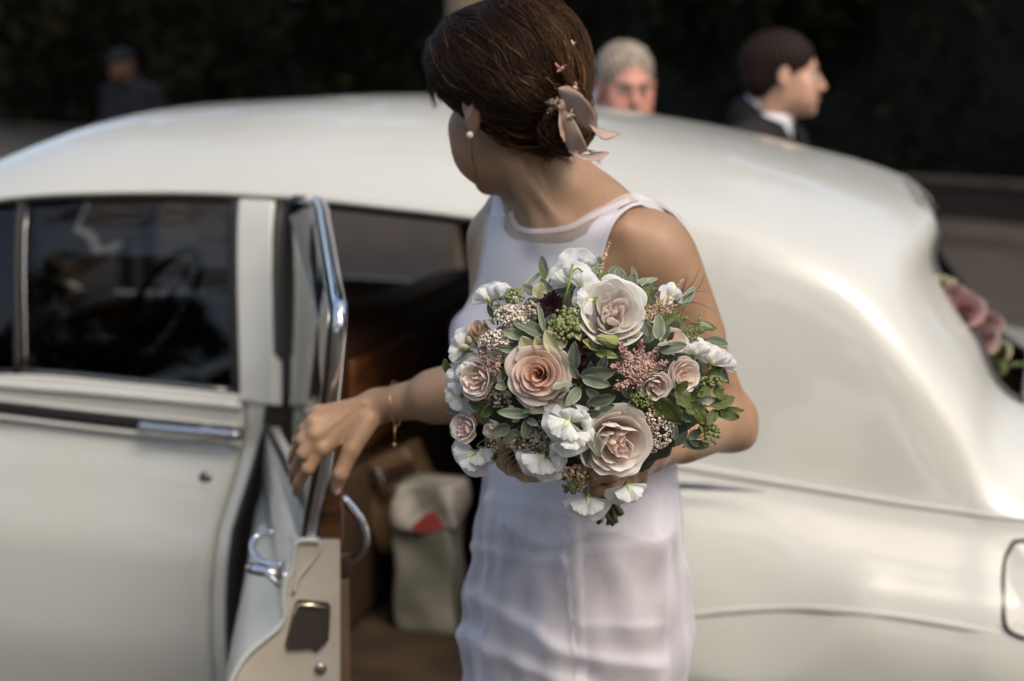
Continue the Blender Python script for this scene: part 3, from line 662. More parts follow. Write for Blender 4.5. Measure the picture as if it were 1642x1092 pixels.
def basis(f, roll=0.):
    f = norm(f); u = np.array([0, 0, 1.]); l = norm(np.cross(u, f)); u = np.cross(f, l)
    c, s = math.cos(roll), math.sin(roll); l2 = l*c+u*s; u2 = u*c-l*s; return np.array([l2, f, u2])     # rows: left, forward, up
def head(Cn, A, s=1., male=False, cr=(.073, .094, .085)):
    W = lambda x, y, z: Cn+s*(x*A[0]+y*A[1]+z*A[2])
    jw = .052 if male else .044
    it = [(ell(W(0, -.012, .02), np.array(cr)*s, A), .01), (ell(W(0, .032, -.045), np.array([.058, .056, .076])*s, A), .03*s),
          (ell(W(0, .045, -.086), np.array([jw, .045, .034])*s, A), .025*s), (ell(W(0, .080, -.108), np.array([.016, .014, .013])*s, A), .02*s)]
    for sg in (-1, 1):
        it += [(ell(W(sg*.043, .060, -.035), np.array([.020, .018, .020])*s, A), .02*s), (cap(W(sg*.012, .085, .012), W(sg*.038, .070, .012), .008*s, .006*s), .015*s), (ell(W(sg*.036, .056, -.066), np.array([.026, .028, .032])*s, A), .02*s),
               (ell(W(sg*.010, .098, -.047), np.array([.007, .009, .007])*s, A), .006*s)]
    nl = 1.05 if male else 1.
    it += [(cap(W(0, .086, -.002), W(0, .106*nl*.99, -.040), .0065*s, .0095*s), .010*s), (ell(W(0, .091, -.070), np.array([.021, .009, .006])*s, A), .006*s), (ell(W(0, .089, -.081), np.array([.018, .009, .007])*s, A), .006*s)]
    base = group(it, .01)
    base = carve(base, [ell(W(sg*.031, .092, -.008), np.array([.015, .012, .010])*s, A) for sg in (-1, 1)], .012*s)
    ears = []
    for sg in (-1, 1):
        e = group([ell(W(sg*.078, -.006, -.016), np.array([.008, .017, .029])*s, A), (ell(W(sg*.077, .0, -.040), np.array([.006, .009, .011])*s, A), .006)], .006)
        ears.append((carve(e, [ell(W(sg*.088, -.002, -.012), np.array([.008, .010, .017])*s, A)], .005), .006))
    return group([(base, .01)]+ears, .006), W
def face_parts(W, A, s, parent, brow=None, lip=None):
    for sg in (-1, 1):
        q = MB(); q.ball(W(sg*.031, .076, -.008), .0118*s, 14, 10); q.build('eye', m_eyew, parent)
        q = MB(); q.ball(W(sg*.031, .0835, -.008), .0052*s, 10, 8); q.build('iris', m_iris, parent)
        q = MB(); q.tube([W(sg*.014, .096, .012), W(sg*.030, .092, .018), W(sg*.046, .080, .012)], [.0022*s, .003*s, .0012*s], 6); q.build('eyebrow', brow or m_brow, parent)
        q = MB(); q.tube([W(sg*.018, .089, -.004), W(sg*.031, .0915, .000), W(sg*.043, .084, -.005)], [.0012*s, .0016*s, .001*s], 6); q.build('eyelashes', m_brow, parent)
    q = MB(); q.tube([W(-.02, .090, -.0755), W(-.008, .100, -.0735), W(0, .1005, -.0745), W(.008, .100, -.0735), W(.02, .090, -.0755)], [.001*s, .0045*s, .004*s, .0045*s, .001*s], 8); q.build('lips', lip or m_lip, parent)

SX = norm([.66, -.75, 0]); CN = np.array([-.75, -.66, 0]); CN = norm(CN); UPZ = np.array([0, 0, 1.]); BA = np.array([SX, CN, UPZ])
HC = P(829, 142, 1.95); HA = basis((-.62, .76, -.16), roll=R(-3))
hd_, HW = head(HC, HA, 1.0, cr=(.066, .082, .078))
BC = P(912, 500, 2.0); BC[2] = 0
torso_items = [
    (ell(P(905, 470, 2.00), (.150, .092, .165), BA), .02),
    (ell(P(928, 640, 1.99), (.128, .092, .16), BA), .05),
    (ell(P(930, 790, 1.99), (.118, .092, .12), BA), .05),
    (ell(P(925, 985, 2.00), (.150, .112, .16), BA), .06),
    (cap(P(864, 275, 2.02), P(1008, 387, 1.935), .042, .037), .03),
    (cap(P(860, 285, 2.05), P(800, 372, 2.09), .036, .034), .03),
    (ell(P(950, 400, 1.955), (.085, .055, .045), BA), .03),
    (cap(P(872, 378, 1.915), P(1000, 368, 1.878), .010, .011), .022),
    (ell(P(905, 470, 2.0)+CN*.055+SX*.068-UPZ*.06, (.056, .052, .056), BA), .03), (ell(P(905, 470, 2.0)+CN*.055-SX*.068-UPZ*.06, (.056, .052, .056), BA), .03)]
neck = group([(cap(P(850, 215, 1.975), P(904, 385, 1.99), .049, .054), .02), (cap(P(800, 232, 1.935), P(862, 350, 1.920), .011, .007), .028), (cap(P(820, 250, 1.925), P(905, 368, 1.90), .007, .004), .02)], .02)
sh_n = (ell(P(1049, 407, 1.90), (.046, .048, .052), BA), .03)
sh_f = (ell(P(800, 392, 2.11), (.040, .042, .046), BA), .025)
def hand(items, k=.004): return group(items, k)
def chain(pts, rs, k=.006): return group([(cap(a, b, ra, rb), k) for a, b, ra, rb in zip(pts[:-1], pts[1:], rs[:-1], rs[1:])], k)
# right hand on the door frame
wr = P(604, 652, 2.095); kn = [P(517, 720, 2.052), P(506, 697, 2.052), P(503, 676, 2.062), P(510, 661, 2.082)]
fing = [
    [kn[0], P(494, 751, 2.05), P(480, 774, 2.072), P(474, 790, 2.095)],
    [kn[1], P(486, 727, 2.048), P(473, 752, 2.075), P(468, 770, 2.098)],
    [kn[2], P(484, 705, 2.058), P(471, 728, 2.082), P(467, 745, 2.102)],
    [kn[3], P(488, 688, 2.082), P(476, 706, 2.098), P(472, 718, 2.11)]]
fr = [(.0090, .0080, .0070, .0056), (.0090, .0081, .0070, .0056), (.0086, .0077, .0067, .0054), (.0078, .0068, .0060, .0048)]
rh = [(cap(wr, k_, .016, r_), .012) for k_, r_ in zip(kn, (.0105, .0105, .010, .0095))]
rh += [(ell(P(553, 688, 2.088), (.036, .012, .027), basis((.15, -1, .1))), .015)]
rh += [(ell(k_+np.array([0, -.003, .002]), (.0072, .0075, .0072)), .008) for k_ in kn]
rh += [(cap(P(596, 640, 2.075)+(k_-wr)*.15, k_+np.array([0, -.004, 0]), .003, .0025), .006) for k_ in kn[:3]]
rh += [(chain(f, r_), .0045) for f, r_ in zip(fing, fr)]
th = [P(588, 676, 2.07), P(563, 722, 2.05), P(546, 760, 2.042), P(540, 784, 2.05)]
rh += [(chain(th, (.016, .0118, .0102, .0080), .004), .009), (cap(P(575, 690, 2.085), P(545, 712, 2.085), .013, .008), .010)]
rhand = group(rh, .005)
# left hand round the stems
wl = P(1036, 727, 1.795); knl = [P(1002, 738, 1.702), P(1004, 756, 1.698), P(1005, 774, 1.703), P(1002, 788, 1.716)]
fl_ = [[knl[0], P(976, 744, 1.660), P(948, 749, 1.657), P(930, 752, 1.672)], [knl[1], P(980, 762, 1.655), P(950, 769, 1.654), P(933, 771, 1.668)],
       [knl[2], P(982, 782, 1.663), P(956, 787, 1.662), P(941, 788, 1.676)], [knl[3], P(984, 797, 1.688), P(964, 801, 1.686), P(952, 800, 1.696)]]
lh = [(cap(wl, k_, .016, .0098), .010) for k_ in knl]+[(ell(P(1016, 752, 1.745), (.012, .030, .024), basis((.35, -1, 0))), .010)]
lh += [(chain(f, [x*.92 for x in r_]), .0022) for f, r_ in zip(fl_, fr)]
lh += [(chain([P(1018, 738, 1.77), P(988, 730, 1.755), P(955, 738, 1.748), P(938, 748, 1.742)], (.015, .012, .0105, .008)), .01)]
lhand = group(lh, .003)
arm_n = group([(cap(P(1058, 425, 1.903), P(1162, 672, 1.985), .0435, .0345), .03), (cap(P(1075, 445, 1.90), P(1115, 540, 1.92), .039, .035), .02),
               (ell(P(1165, 678, 1.985), (.036, .036, .036)), .02), (ell(P(1190, 700, 1.992), (.016, .016, .014)), .02),
               (cap(P(1163, 672, 1.985), P(1040, 728, 1.80), .033, .0205), .02), (cap(P(1140, 676, 1.95), P(1095, 700, 1.88), .034, .029), .02), (lhand, .014)], .02)
arm_f = group([(cap(P(800, 420, 2.105), P(806, 600, 1.99), .040, .036), .03), (ell(P(802, 620, 1.98), (.036, .036, .036)), .02),
               (cap(P(800, 622, 1.98), P(606, 650, 2.092), .039, .0215), .02), (cap(P(765, 624, 1.99), P(700, 635, 2.03), .0385, .034), .02), (rhand, .014)], .02)
torso = group(torso_items, .03)
full = group([(torso, .02), (neck, .025), sh_n, sh_f, (hd_, .012), (arm_n, .016), (arm_f, .012)], .02)
bride = thing('person', 'bride with brown hair in a low bun and a sleeveless white dress, reaching for the open car door with a bouquet in her other hand', 'person', (BC[0], BC[1], 0))
bride['label'] = 'bride in sleeveless white dress with dark low bun, reaching for the open car door'
V, Q = polygonize(full, (-.33, 1.62, .80), (.36, 2.22, 1.72), .003)
# legs, coarser, joined inside the hips
feet = [BC+SX*.075+CN*.0, BC-SX*.075+CN*.03]
lg = []
for hipo, ft in zip((.075, -.075), feet):
    hp = np.array([*(P(925, 985, 2.0)[:2]+SX[:2]*hipo), .86]); kn_ = np.array([*(ft[:2]+CN[:2]*.03), .49]); an = np.array([*ft[:2], .12])
    lg += [(cap(hp, kn_, .078, .050), .04), (cap(kn_, an, .048, .030), .02), (cap(kn_+np.array([*(-CN[:2]*.02), -.08]), kn_+np.array([*(-CN[:2]*.015), -.2]), .042, .035), .02), (cap(an-UPZ*.02, ft+CN*.12+UPZ*.035, .028, .022), .02)]
V2, Q2 = polygonize(group(lg, .02), (-.2, 1.75, .0), (.36, 2.3, .98), .008)
mesh('body', np.concatenate([V, V2]), np.concatenate([Q, Q2+len(V)]), m_skin, bride)
face_parts(HW, HA, 1., bride)
m_nail = mat('fingernail', (.72, .50, .44), .2)
def nail(c, d, n, wd, ln):
    d = norm(d); n = norm(n-d*(n@d)); s = np.cross(d, n); q = MB()
    q.grid(np.array([[c+d*ln*v+s*wd*u*(1-.25*v*v)+n*(.0012-.0022*u*u) for v in np.linspace(-1, 1, 6)] for u in np.linspace(-1, 1, 7)])); o = q.build('fingernail', m_nail, bride); solid(o, .0006, 0)
vcam = norm(CAMP-th[3]); nail(th[3]+vcam*.0078+norm(th[3]-th[2])*.002, th[3]-th[2], vcam+np.array([-.3, 0, 0]), .0052, .0068)
for f, r_ in zip(fing, fr):
    n_ = norm(CAMP-f[3])+np.array([-.9, 0, 0]); nail(f[3]+norm(n_)*r_[3]*.98, f[3]-f[2], n_, .0042, .005)
m_shoe = mat('ivory_shoe', (.7, .66, .6), .4)
for ft in feet:
    q = MB(); pts = [ft-CN*.045+UPZ*.075, ft+UPZ*.07, ft+CN*.06+UPZ*.035, ft+CN*.12+UPZ*.018, ft+CN*.165+UPZ*.012]; q.tube(catmull(pts, 16), np.interp(np.linspace(0, 1, 16), [0, .3, .7, 1], [.024, .032, .036, .012]), 10, flat=(UPZ, .6)); q.tube([ft-CN*.05+UPZ*.07, ft-CN*.055], [.012, .006], 8); q.build('shoe', m_shoe, bride)
# ------------------------------------------------------------------ dress
def zell(stn):      # elliptic tube given (z, cx, cy, a, b)
    stn = np.array(sorted(stn.tolist() if hasattr(stn, 'tolist') else stn))
    def f(p):
        z = p[:, 2]; cx, cy, a, b = (np.interp(z, stn[:, 0], stn[:, k]) for k in (1, 2, 3, 4))
        x = (p[:, 0]-cx)*SX[0]+(p[:, 1]-cy)*SX[1]; y = (p[:, 0]-cx)*CN[0]+(p[:, 1]-cy)*CN[1]
        k = np.sqrt((x/a)**2+(y/b)**2); d = (k-1)*np.minimum(a, b)
        return np.maximum(d, np.maximum(z-stn[-1, 0], stn[0, 0]-z))
    return Prim(f, (stn[:, 1].mean(), stn[:, 2].mean(), stn[:, 0].mean()), 1.2)
def srow(px, py, hw_, Y=1.99):
    p = P(px, py, Y); hw_ -= .008 if py > 800 else .003; a = hw_/.917; return (p[2], p[0], p[1], a, a*.85)
sk = [srow(930, 700, .100), srow(930, 780, .112), srow(927, 850, .124), srow(922, 960, .132), srow(916, 1092, .138), srow(905, 1300, .150), srow(895, 1650, .165)]
sk.append((.40, sk[-1][1], sk[-1][2], .20, .17)); skirt = zell(sk)
dress_sdf = group([(torso, .02), sh_n, sh_f, (skirt, .03)], .02)
def offs(p, d): return Prim(lambda x: p.f(x)-d, p.c, p.r+d)
def trace(px, py, pr):
    d = ray(px, py); d = d/np.linalg.norm(d); t = 1.4
    for _ in range(80):
        v = pr.f((CAMP+d*t)[None])[0]; t += v*.8
        if abs(v) < 1e-4 or t > 3: break
    return CAMP+d*t
def ab(p): q = np.atleast_2d(p)-BC; return q@SX, q@CN, q[:, 2]
o4 = offs(dress_sdf, .004)
def nl(picks):
    a, b, z = ab(np.array([trace(x, y, o4) for x, y in picks])); o = np.argsort(a); a, z = a[o], z[o]; return np.r_[a[0]-.012, a, a[-1]+.012], np.r_[z[0]+.12, z, z[-1]+.12]
NO = nl([(806, 362), (812, 374), (825, 384), (850, 388), (889, 391), (916, 388), (942, 374), (969, 350), (990, 334), (1003, 325)])
NSH = nl([(824, 344), (830, 360), (850, 367), (889, 366), (916, 360), (942, 347), (969, 334), (990, 325), (1006, 319)])
def al(picks, pr):
    a, b, z = ab(np.array([trace(x, y, pr) for x, y in picks])); o = np.argsort(z); return z[o], a[o]
AN = al([(1012, 331), (997, 343), (984, 360), (974, 384), (967, 408), (966, 440), (975, 475)], o4)
AF = al([(790, 318), (784, 358), (780, 392), (772, 435), (764, 470)], o4)
BT = float(ab(trace(1012, 331, o4))[1][0])
def cutf(nk, da=0.):
    def g(V):
        a, b, z = ab(V)
        zn = np.interp(a, nk[0], nk[1], left=9, right=9); zb = np.where((a > nk[0][0]) & (a < nk[0][-1]), 1.395, 9)
        g1 = z-np.where(b > -.02, zn, zb)
        zan = np.r_[AN[0][0]-.06, AN[0][0]-.02, AN[0]]; aan = np.r_[AN[1][0]+.10, AN[1][0]+.02, AN[1]]
        zaf = np.r_[AF[0][0]-.07, AF[0][0]-.02, AF[0]]; aaf = np.r_[AF[1][0]-.08, AF[1][0]-.01, AF[1]]
        bk = np.clip(BT+.004-b, 0, .06)*.22
        g2 = a-np.interp(z, zan, aan)-da-bk; g3 = np.interp(z, zaf, aaf)-a-da-np.clip(-b, 0, .06)*.35
        g4 = .42-z
        return np.maximum.reduce([g1, g2, g3, g4])
    return g
m_slip = mat('white_satin', (.76, .76, .82), .55); noise_mix(m_slip, (.68, .67, .72), (.80, .79, .84), 3, 3, .3, .7, bump=.25, bscale=8, bdist=.01)
m_slip.node_tree.nodes['Principled BSDF'].inputs['Sheen Weight'].default_value = .3
VB = (-.24, 1.68, .36), (.36, 2.30, 1.50)
V, Q = polygonize(o4, *VB, .005); V, T = clip_mesh(V, Q, cutf(NO))
m_under = mat('mauve_grey_slip', (.44, .41, .43), .6); noise_mix(m_under, (.34, .31, .32), (.52, .49, .51), 7, 3, .35, .62)
zt = V[:, 2][np.array([t_[0] for t_ in T])]+.012*np.sin(V[:, 0][np.array([t_[0] for t_ in T])]*40); mesh('dress_lining', V, T, [m_slip, m_under], bride, matidx=(zt < 1.035).astype(int))
m_org = bpy.data.materials.new('white_organza'); m_org.use_nodes = True; t_ = m_org.node_tree; t_.nodes.clear(); nn = t_.nodes.new; lk = t_.links.new
out = nn('ShaderNodeOutputMaterial'); tr = nn('ShaderNodeBsdfTransparent'); df = nn('ShaderNodeBsdfDiffuse'); tl = nn('ShaderNodeBsdfTranslucent'); m1 = nn('ShaderNodeMixShader'); m2 = nn('ShaderNodeMixShader')
df.inputs[0].default_value = (.88, .87, .92, 1); tl.inputs[0].default_value = (.8, .79, .86, 1); m1.inputs[0].default_value = .35; lk(df.outputs[0], m1.inputs[1]); lk(tl.outputs[0], m1.inputs[2])
lw = nn('ShaderNodeLayerWeight'); lw.inputs[0].default_value = .25; at_ = nn('ShaderNodeAttribute'); at_.attribute_name = 'dens'
ma = nn('ShaderNodeMath'); ma.operation = 'MULTIPLY_ADD'; ma.inputs[1].default_value = .45; lk(lw.outputs['Facing'], ma.inputs[0]); lk(at_.outputs['Fac'], ma.inputs[2])
mc_ = nn('ShaderNodeMath'); mc_.operation = 'MINIMUM'; mc_.inputs[1].default_value = .96; lk(ma.outputs[0], mc_.inputs[0])
lk(mc_.outputs[0], m2.inputs[0]); lk(tr.outputs[0], m2.inputs[1]); lk(m1.outputs[0], m2.inputs[2]); lk(m2.outputs[0], out.inputs[0])
# organza: same body, looser, with pulled folds and doubled seams
o9 = offs(dress_sdf, .009)
V, Q = polygonize(o9, *VB, .0045); V, T = clip_mesh(V, Q, cutf(NSH, .002))
px = CX+F*((V-CAMP)@RT)/((V-CAMP)@FW); py = CY-F*((V-CAMP)@UPV)/((V-CAMP)@FW)
a_, b_, z_ = ab(V); front = np.clip((b_+.02)/.04, 0, 1)
def dline(poly, amp_w):
    poly = np.array(poly, float); best = np.full(len(V), 1e9); par = np.zeros(len(V))
    tot = 0
    for p0, p1 in zip(poly[:-1], poly[1:]):
        e = p1-p0; l2 = e@e; t = np.clip(((px-p0[0])*e[0]+(py-p0[1])*e[1])/l2, 0, 1); dx = px-(p0[0]+t*e[0]); dy = py-(p0[1]+t*e[1]); sg = np.sign(e[0]*dy-e[1]*dx)
        d = np.hypot(dx, dy); m = d < best; best[m] = d[m]; par[m] = sg[m]
    return best, par
grad = np.zeros_like(V); d0 = o9.f(V)
for k in range(3): q = V.copy(); q[:, k] += .003; grad[:, k] = (o9.f(q)-d0)/.003
grad /= np.linalg.norm(grad, axis=1)[:, None]+1e-9
disp = np.zeros(len(V)); dens = np.full(len(V), .26)
folds = [([(770, 955), (800, 972), (850, 1003), (920, 1048), (1000, 1060), (1078, 1062)], 14, .0075, .30), ([(750, 1015), (800, 1042), (850, 1068), (930, 1100), (1000, 1130)], 13, .007, .30),
         ([(760, 876), (800, 884), (860, 896), (905, 896)], 9, .004, .12), ([(785, 800), (850, 812), (925, 824)], 8, .003, .12), ([(935, 1000), (1000, 1002), (1070, 1000)], 8, .003, .10),
         ([(940, 880), (1000, 876), (1080, 866)], 9, .003, .10), ([(1055, 800), (1050, 850), (1062, 905), (1050, 960)], 9, .004, .14), ([(800, 850), (795, 900), (800, 950)], 14, .004, .10),
         ([(985, 905), (1005, 950), (1000, 1000)], 18, .004, .10), ([(860, 920), (880, 960), (860, 1000)], 18, .004, .08)]
for poly, wd, amp, dn in folds:
    d, sg = dline(poly, 0); disp += amp*np.exp(-(d/wd)**2)*front; dens += dn*2.0*np.exp(-(d/wd/1.3)**2)*front
for poly, wd, amp, dn in [([(924, 828), (930, 900), (933, 1000), (936, 1092), (938, 1300)], 7, .002, .42), ([(920, 828), (910, 858), (906, 890), (914, 925), (916, 980), (924, 1050), (926, 1100)], 2.5, .003, .5),
                          ([(1063, 750), (1068, 800), (1066, 900), (1068, 1000), (1072, 1092)], 5, .0015, .34), ([(790, 790), (783, 880), (779, 1000), (772, 1092)], 5, .0015, .28)]:
    d, sg = dline(poly, 0); disp += amp*np.exp(-(d/wd)**2)*front; dens += dn*np.exp(-(d/wd)**4)*front
lo_ = np.clip((1.12-z_)/.1, 0, 1); ang = np.arctan2(b_, a_)
disp += lo_*(.003*np.sin(ang*9+z_*14)+.0025*np.sin(ang*17-z_*30+1)+.002*np.sin(z_*75+ang*3))
disp += lo_*.004
dens += (1-lo_)*.42*np.clip((1.385-z_)/.03, 0, 1)*0+ (1-lo_)*.06
dens += lo_*(.05*np.sin(ang*23+z_*17)+.07*np.sin(z_*60+3*np.sin(ang*5))+.10*np.clip(np.sin(ang*6+z_*8+1), 0, 1))
V = V+grad*disp[:, None]
mesh('organza_dress', V, T, m_org, bride, True, {'dens': dens})
# doubled hem bands at the neck and armholes
m_band = m_org.copy(); m_band.name = 'organza_band'
def band(name, picks, wdt, n=60, off=.011, dens_=.5, mt=m_band):
    pr = offs(dress_sdf, off); pc = catmull(np.array(picks, float), n); tg = np.gradient(pc, axis=0); tg /= np.linalg.norm(tg, axis=1)[:, None]; nr = np.c_[-tg[:, 1], tg[:, 0]]
    G = np.array([[trace(x+u*a, y+u*b, pr) for u in np.linspace(0, wdt, 4)] for (x, y), (a, b) in zip(pc, nr)]); q = MB(); q.grid(G)
    return mesh(name, q.V, q.F, mt, bride, True, {'dens': np.full(len(q.V), dens_)})
band('neck_band', [(822, 338), (830, 358), (850, 366), (889, 365), (916, 359), (942, 346), (969, 333), (996, 322), (1008, 317)], 8)
band('armhole_band', [(1012, 332), (998, 342), (984, 360), (974, 384), (967, 408)], 5, 40, .010, .6)
# bracelet and earring
m_gold = mat('gold', (.75, .5, .2), .25, 1.)
q = MB(); wc_ = P(634, 647, 2.075); ring = [wc_+np.array([.0, 0, 0])+.031*(math.cos(t)*norm([.12, .9, .0])+math.sin(t)*norm([-.1, .05, 1])*.98) for t in np.linspace(0, 2*math.pi, 40)]
q.tube(ring, .0007, 5, cap=False); q.tube([P(633, 684, 2.045), P(633, 700, 2.045), P(632, 714, 2.045)], [.0007, .0007, .0009], 5); q.ball(P(632, 713, 2.045), .0022); q.build('bracelet', m_gold, bride)
m_pearl = mat('pearl', (.8, .75, .68), .15)
ec = HW(.083, .0, -.052); q = MB(); q.ball(ec, .0045, 12, 8); q.build('earring', m_pearl, bride)
# ------------------------------------------------------------------ hair
hm = group([(ell(HW(0, -.009, .023), (.080, .096, .090), HA), .01), (ell(HW(.077, -.004, .012), (.013, .030, .018), HA), .012), (ell(HW(0, .050, .045), (.074, .055, .052), HA), .03), (ell(HW(.060, .015, .046), (.024, .055, .034), HA), .03), (ell(HW(-.06, .02, .01), (.03, .06, .05), HA), .03),
            (ell(HW(.052, -.050, -.015), (.026, .045, .028), HA), .03), (ell(P(868, 184, 1.945), (.048, .05, .034)), .03), (ell(P(908, 198, 1.888), (.030, .034, .031)), .005), (ell(P(742, 92, 1.97), (.026, .035, .040)), .03)], .02)
hm = carve(hm, [ell(HW(0, .120, -.040), (.066, .066, .074), HA), ell(HW(.092, .035, -.062), (.036, .066, .058), HA)], .012)
V, Q = polygonize(hm, (-.16, 1.74, 1.43), (.18, 2.16, 1.74), .003)
# comb grooves along the sweep toward the bun
BUN = P(905, 185, 1.895); ax_ = norm(BUN-HC)
rel = V-HC; along = rel@ax_; pe = rel-along[:, None]*ax_; e1 = norm(np.cross(ax_, UPZ)); e2 = np.cross(ax_, e1); az_ = np.arctan2(pe@e2, pe@e1)
g_ = np.zeros_like(V); d0 = hm.f(V)
for k in range(3): q_ = V.copy(); q_[:, k] += .003; g_[:, k] = (hm.f(q_)-d0)/.003
g_ /= np.linalg.norm(g_, axis=1)[:, None]+1e-9
ph_ = az_+.25*np.sin(along*40); gr = .0012*np.sin(ph_*29+2*np.sin(along*35))+.0010*np.sin(ph_*61+1.3)+.0012*np.sin(ph_*9+along*24)
V = V+g_*gr[:, None]
m_hairb = mat('hair_base', (.020, .010, .006), .6)
hb = mesh('hair', V, Q, m_hairb, bride)
def strands(prim, starts, target, n, step, lift, seed, swirl=.35, parent=None, mats=None, wts=None, rad=.00036, name='hair_strands', rnd=.5):
    rg = np.random.default_rng(seed); p = starts.copy(); k = len(p); tr_ = [p.copy()]; axb = norm(target-HC); r0 = starts-HC; pe0 = r0-(r0@axb)[:, None]*axb; f1 = norm(np.cross(axb, UPZ)); f2 = np.cross(axb, f1); azs = np.arctan2(pe0@f2, pe0@f1); wob = rg.normal(size=(k, 3))*.5; q0 = starts-HC; ph = 3*np.sin(q0[:, 0]*55+1)+3*np.sin(q0[:, 2]*60+2)+rg.normal(size=k)*.35; fr__ = .42+.12*np.sin(q0[:, 2]*80)
    lf = lift*(.15+.85*(.5+.5*np.sin(q0[:, 0]*150+3*np.sin(q0[:, 2]*90)+q0[:, 2]*120)))*(.4+.6*rg.random(k))
    dirv = None
    for s in range(n):
        to = target-p; dist = np.linalg.norm(to, axis=1); to /= dist[:, None]+1e-6
        g = np.zeros_like(p); d0 = prim.f(p)
        for a in range(3): q = p.copy(); q[:, a] += .002; g[:, a] = (prim.f(q)-d0)/.002
        g /= np.linalg.norm(g, axis=1)[:, None]+1e-9
        sw = np.cross(g, to); v = to+sw*(swirl*(.55*np.sin(azs*3+.8)+.8*np.sin(ph*.5+azs*8+s*fr__)))[:, None]+.10*wob
        v -= g*((v*g).sum(1))[:, None]; v /= np.linalg.norm(v, axis=1)[:, None]+1e-9
        dirv = v if dirv is None else dirv*rnd+v*(1-rnd); p = p+dirv*step*np.clip(dist/.05, .3, 1)[:, None]
        d = prim.f(p); p = p-g*(d-lf-.0006)[:, None]; tr_.append(p.copy())
    tr_ = np.stack(tr_, 1); cu = bpy.data.curves.new(name, 'CURVE'); cu.dimensions = '3D'; cu.bevel_depth = rad; cu.bevel_resolution = 0; cu.resolution_u = 1; cu.use_fill_caps = False
    for m_ in mats: cu.materials.append(m_)
    org = ROOT[parent.name]; ch = rg.choice(len(mats), k, p=wts); bright = 1.1*np.sin(azs*9+1.2*np.sin(azs*4))+.7*np.sin(azs*23+2)+.8*np.clip(q0[:, 0]*20, -1.2, 1.2)-.6*np.clip(q0[:, 2]*14, 0, 1.3)+rg.normal(size=k)*.35; ch = np.clip(ch+(bright > 1.0).astype(int)+(bright > 1.9).astype(int)-(bright < -.3).astype(int)-(bright < -1.2).astype(int), 0, len(mats)-1)  # random strand tones, plus light from the right put into the colour
    for i in range(k):
        sp = cu.splines.new('POLY'); sp.points.add(tr_.shape[1]-1); sp.points.foreach_set('co', np.c_[tr_[i]-org, np.ones(tr_.shape[1])].ravel()); r_ = np.interp(np.linspace(0, 1, tr_.shape[1]), [0, .2, .8, 1], [.4, 1, 1, .3]); sp.points.foreach_set('radius', r_); sp.material_index = int(ch[i]); sp.use_smooth = True
    o = bpy.data.objects.new(name, cu); col.objects.link(o); o.parent = parent; o['kind'] = 'stuff'; return o
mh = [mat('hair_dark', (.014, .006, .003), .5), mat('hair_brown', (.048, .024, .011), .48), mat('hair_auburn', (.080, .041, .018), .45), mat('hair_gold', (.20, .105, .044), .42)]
for m_ in mh+[m_hairb]: m_.node_tree.nodes['Principled BSDF'].inputs['Specular IOR Level'].default_value = .22; m_.node_tree.nodes['Principled BSDF'].inputs['Specular Tint'].default_value = (1, .8, .6, 1)
sel = RNG.choice(len(V), 7600); st = V[sel]; keep = np.linalg.norm(st-BUN, axis=1) > .03; st = st[keep]
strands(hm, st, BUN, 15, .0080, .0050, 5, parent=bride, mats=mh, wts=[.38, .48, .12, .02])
# swept locks round the side of the head, coloured lighter to carry the light
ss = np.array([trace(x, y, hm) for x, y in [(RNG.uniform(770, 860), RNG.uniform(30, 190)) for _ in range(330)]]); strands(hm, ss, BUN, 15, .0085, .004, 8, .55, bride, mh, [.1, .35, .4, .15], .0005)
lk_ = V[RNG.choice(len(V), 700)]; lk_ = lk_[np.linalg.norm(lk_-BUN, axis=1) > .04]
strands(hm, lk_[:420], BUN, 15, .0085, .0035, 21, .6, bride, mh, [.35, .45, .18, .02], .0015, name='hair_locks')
gs = np.array([trace(x, y, hm) for x, y in [(RNG.uniform(800, 930), RNG.uniform(70, 215)) for _ in range(150)]]); strands(hm, gs, BUN, 12, .0075, .0060, 9, .7, bride, mh, [.0, .10, .45, .45], .0009)  # more gold where the hair catches the light: highlight painted as strand colour
# coiled bun
bc_ = P(907, 200, 1.882); cu_ = []
for i in range(700):
    t0 = random.uniform(0, 6.28); r0 = random.uniform(.010, .034); w_ = norm([random.gauss(0, .35), -1, random.gauss(0, .35)]); e1 = norm(np.cross(w_, UPZ)); e2 = np.cross(w_, e1)
    cu_.append([bc_+w_*(.036*math.sqrt(max(0, 1-(r0/.037)**2))+random.uniform(-.002, .003))*.8+r0*(1+.1*math.sin(3*t))*(math.cos(t0+t)*e1+math.sin(t0+t)*e2) for t in np.linspace(0, 2.4, 10)])
def curves_obj(name, paths, rad, mats, wts, parent, kind='stuff', tip=.3):
    cu = bpy.data.curves.new(name, 'CURVE'); cu.dimensions = '3D'; cu.bevel_depth = rad; cu.bevel_resolution = 0; cu.resolution_u = 1; org = ROOT[parent.name]
    for m_ in mats: cu.materials.append(m_)
    for pth in paths:
        sp = cu.splines.new('POLY'); k = len(pth); sp.points.add(k-1); sp.points.foreach_set('co', np.c_[np.array(pth)-org, np.ones(k)].ravel()); sp.points.foreach_set('radius', np.interp(np.linspace(0, 1, k), [0, .3, .8, 1], [.6, 1, .9, tip])); sp.material_index = int(RNG.choice(len(mats), p=wts)); sp.use_smooth = True
    o = bpy.data.objects.new(name, cu); col.objects.link(o); o.parent = parent; o['kind'] = kind; return o
curves_obj('bun_strands', cu_, .0005, mh, [.35, .32, .22, .11], bride)
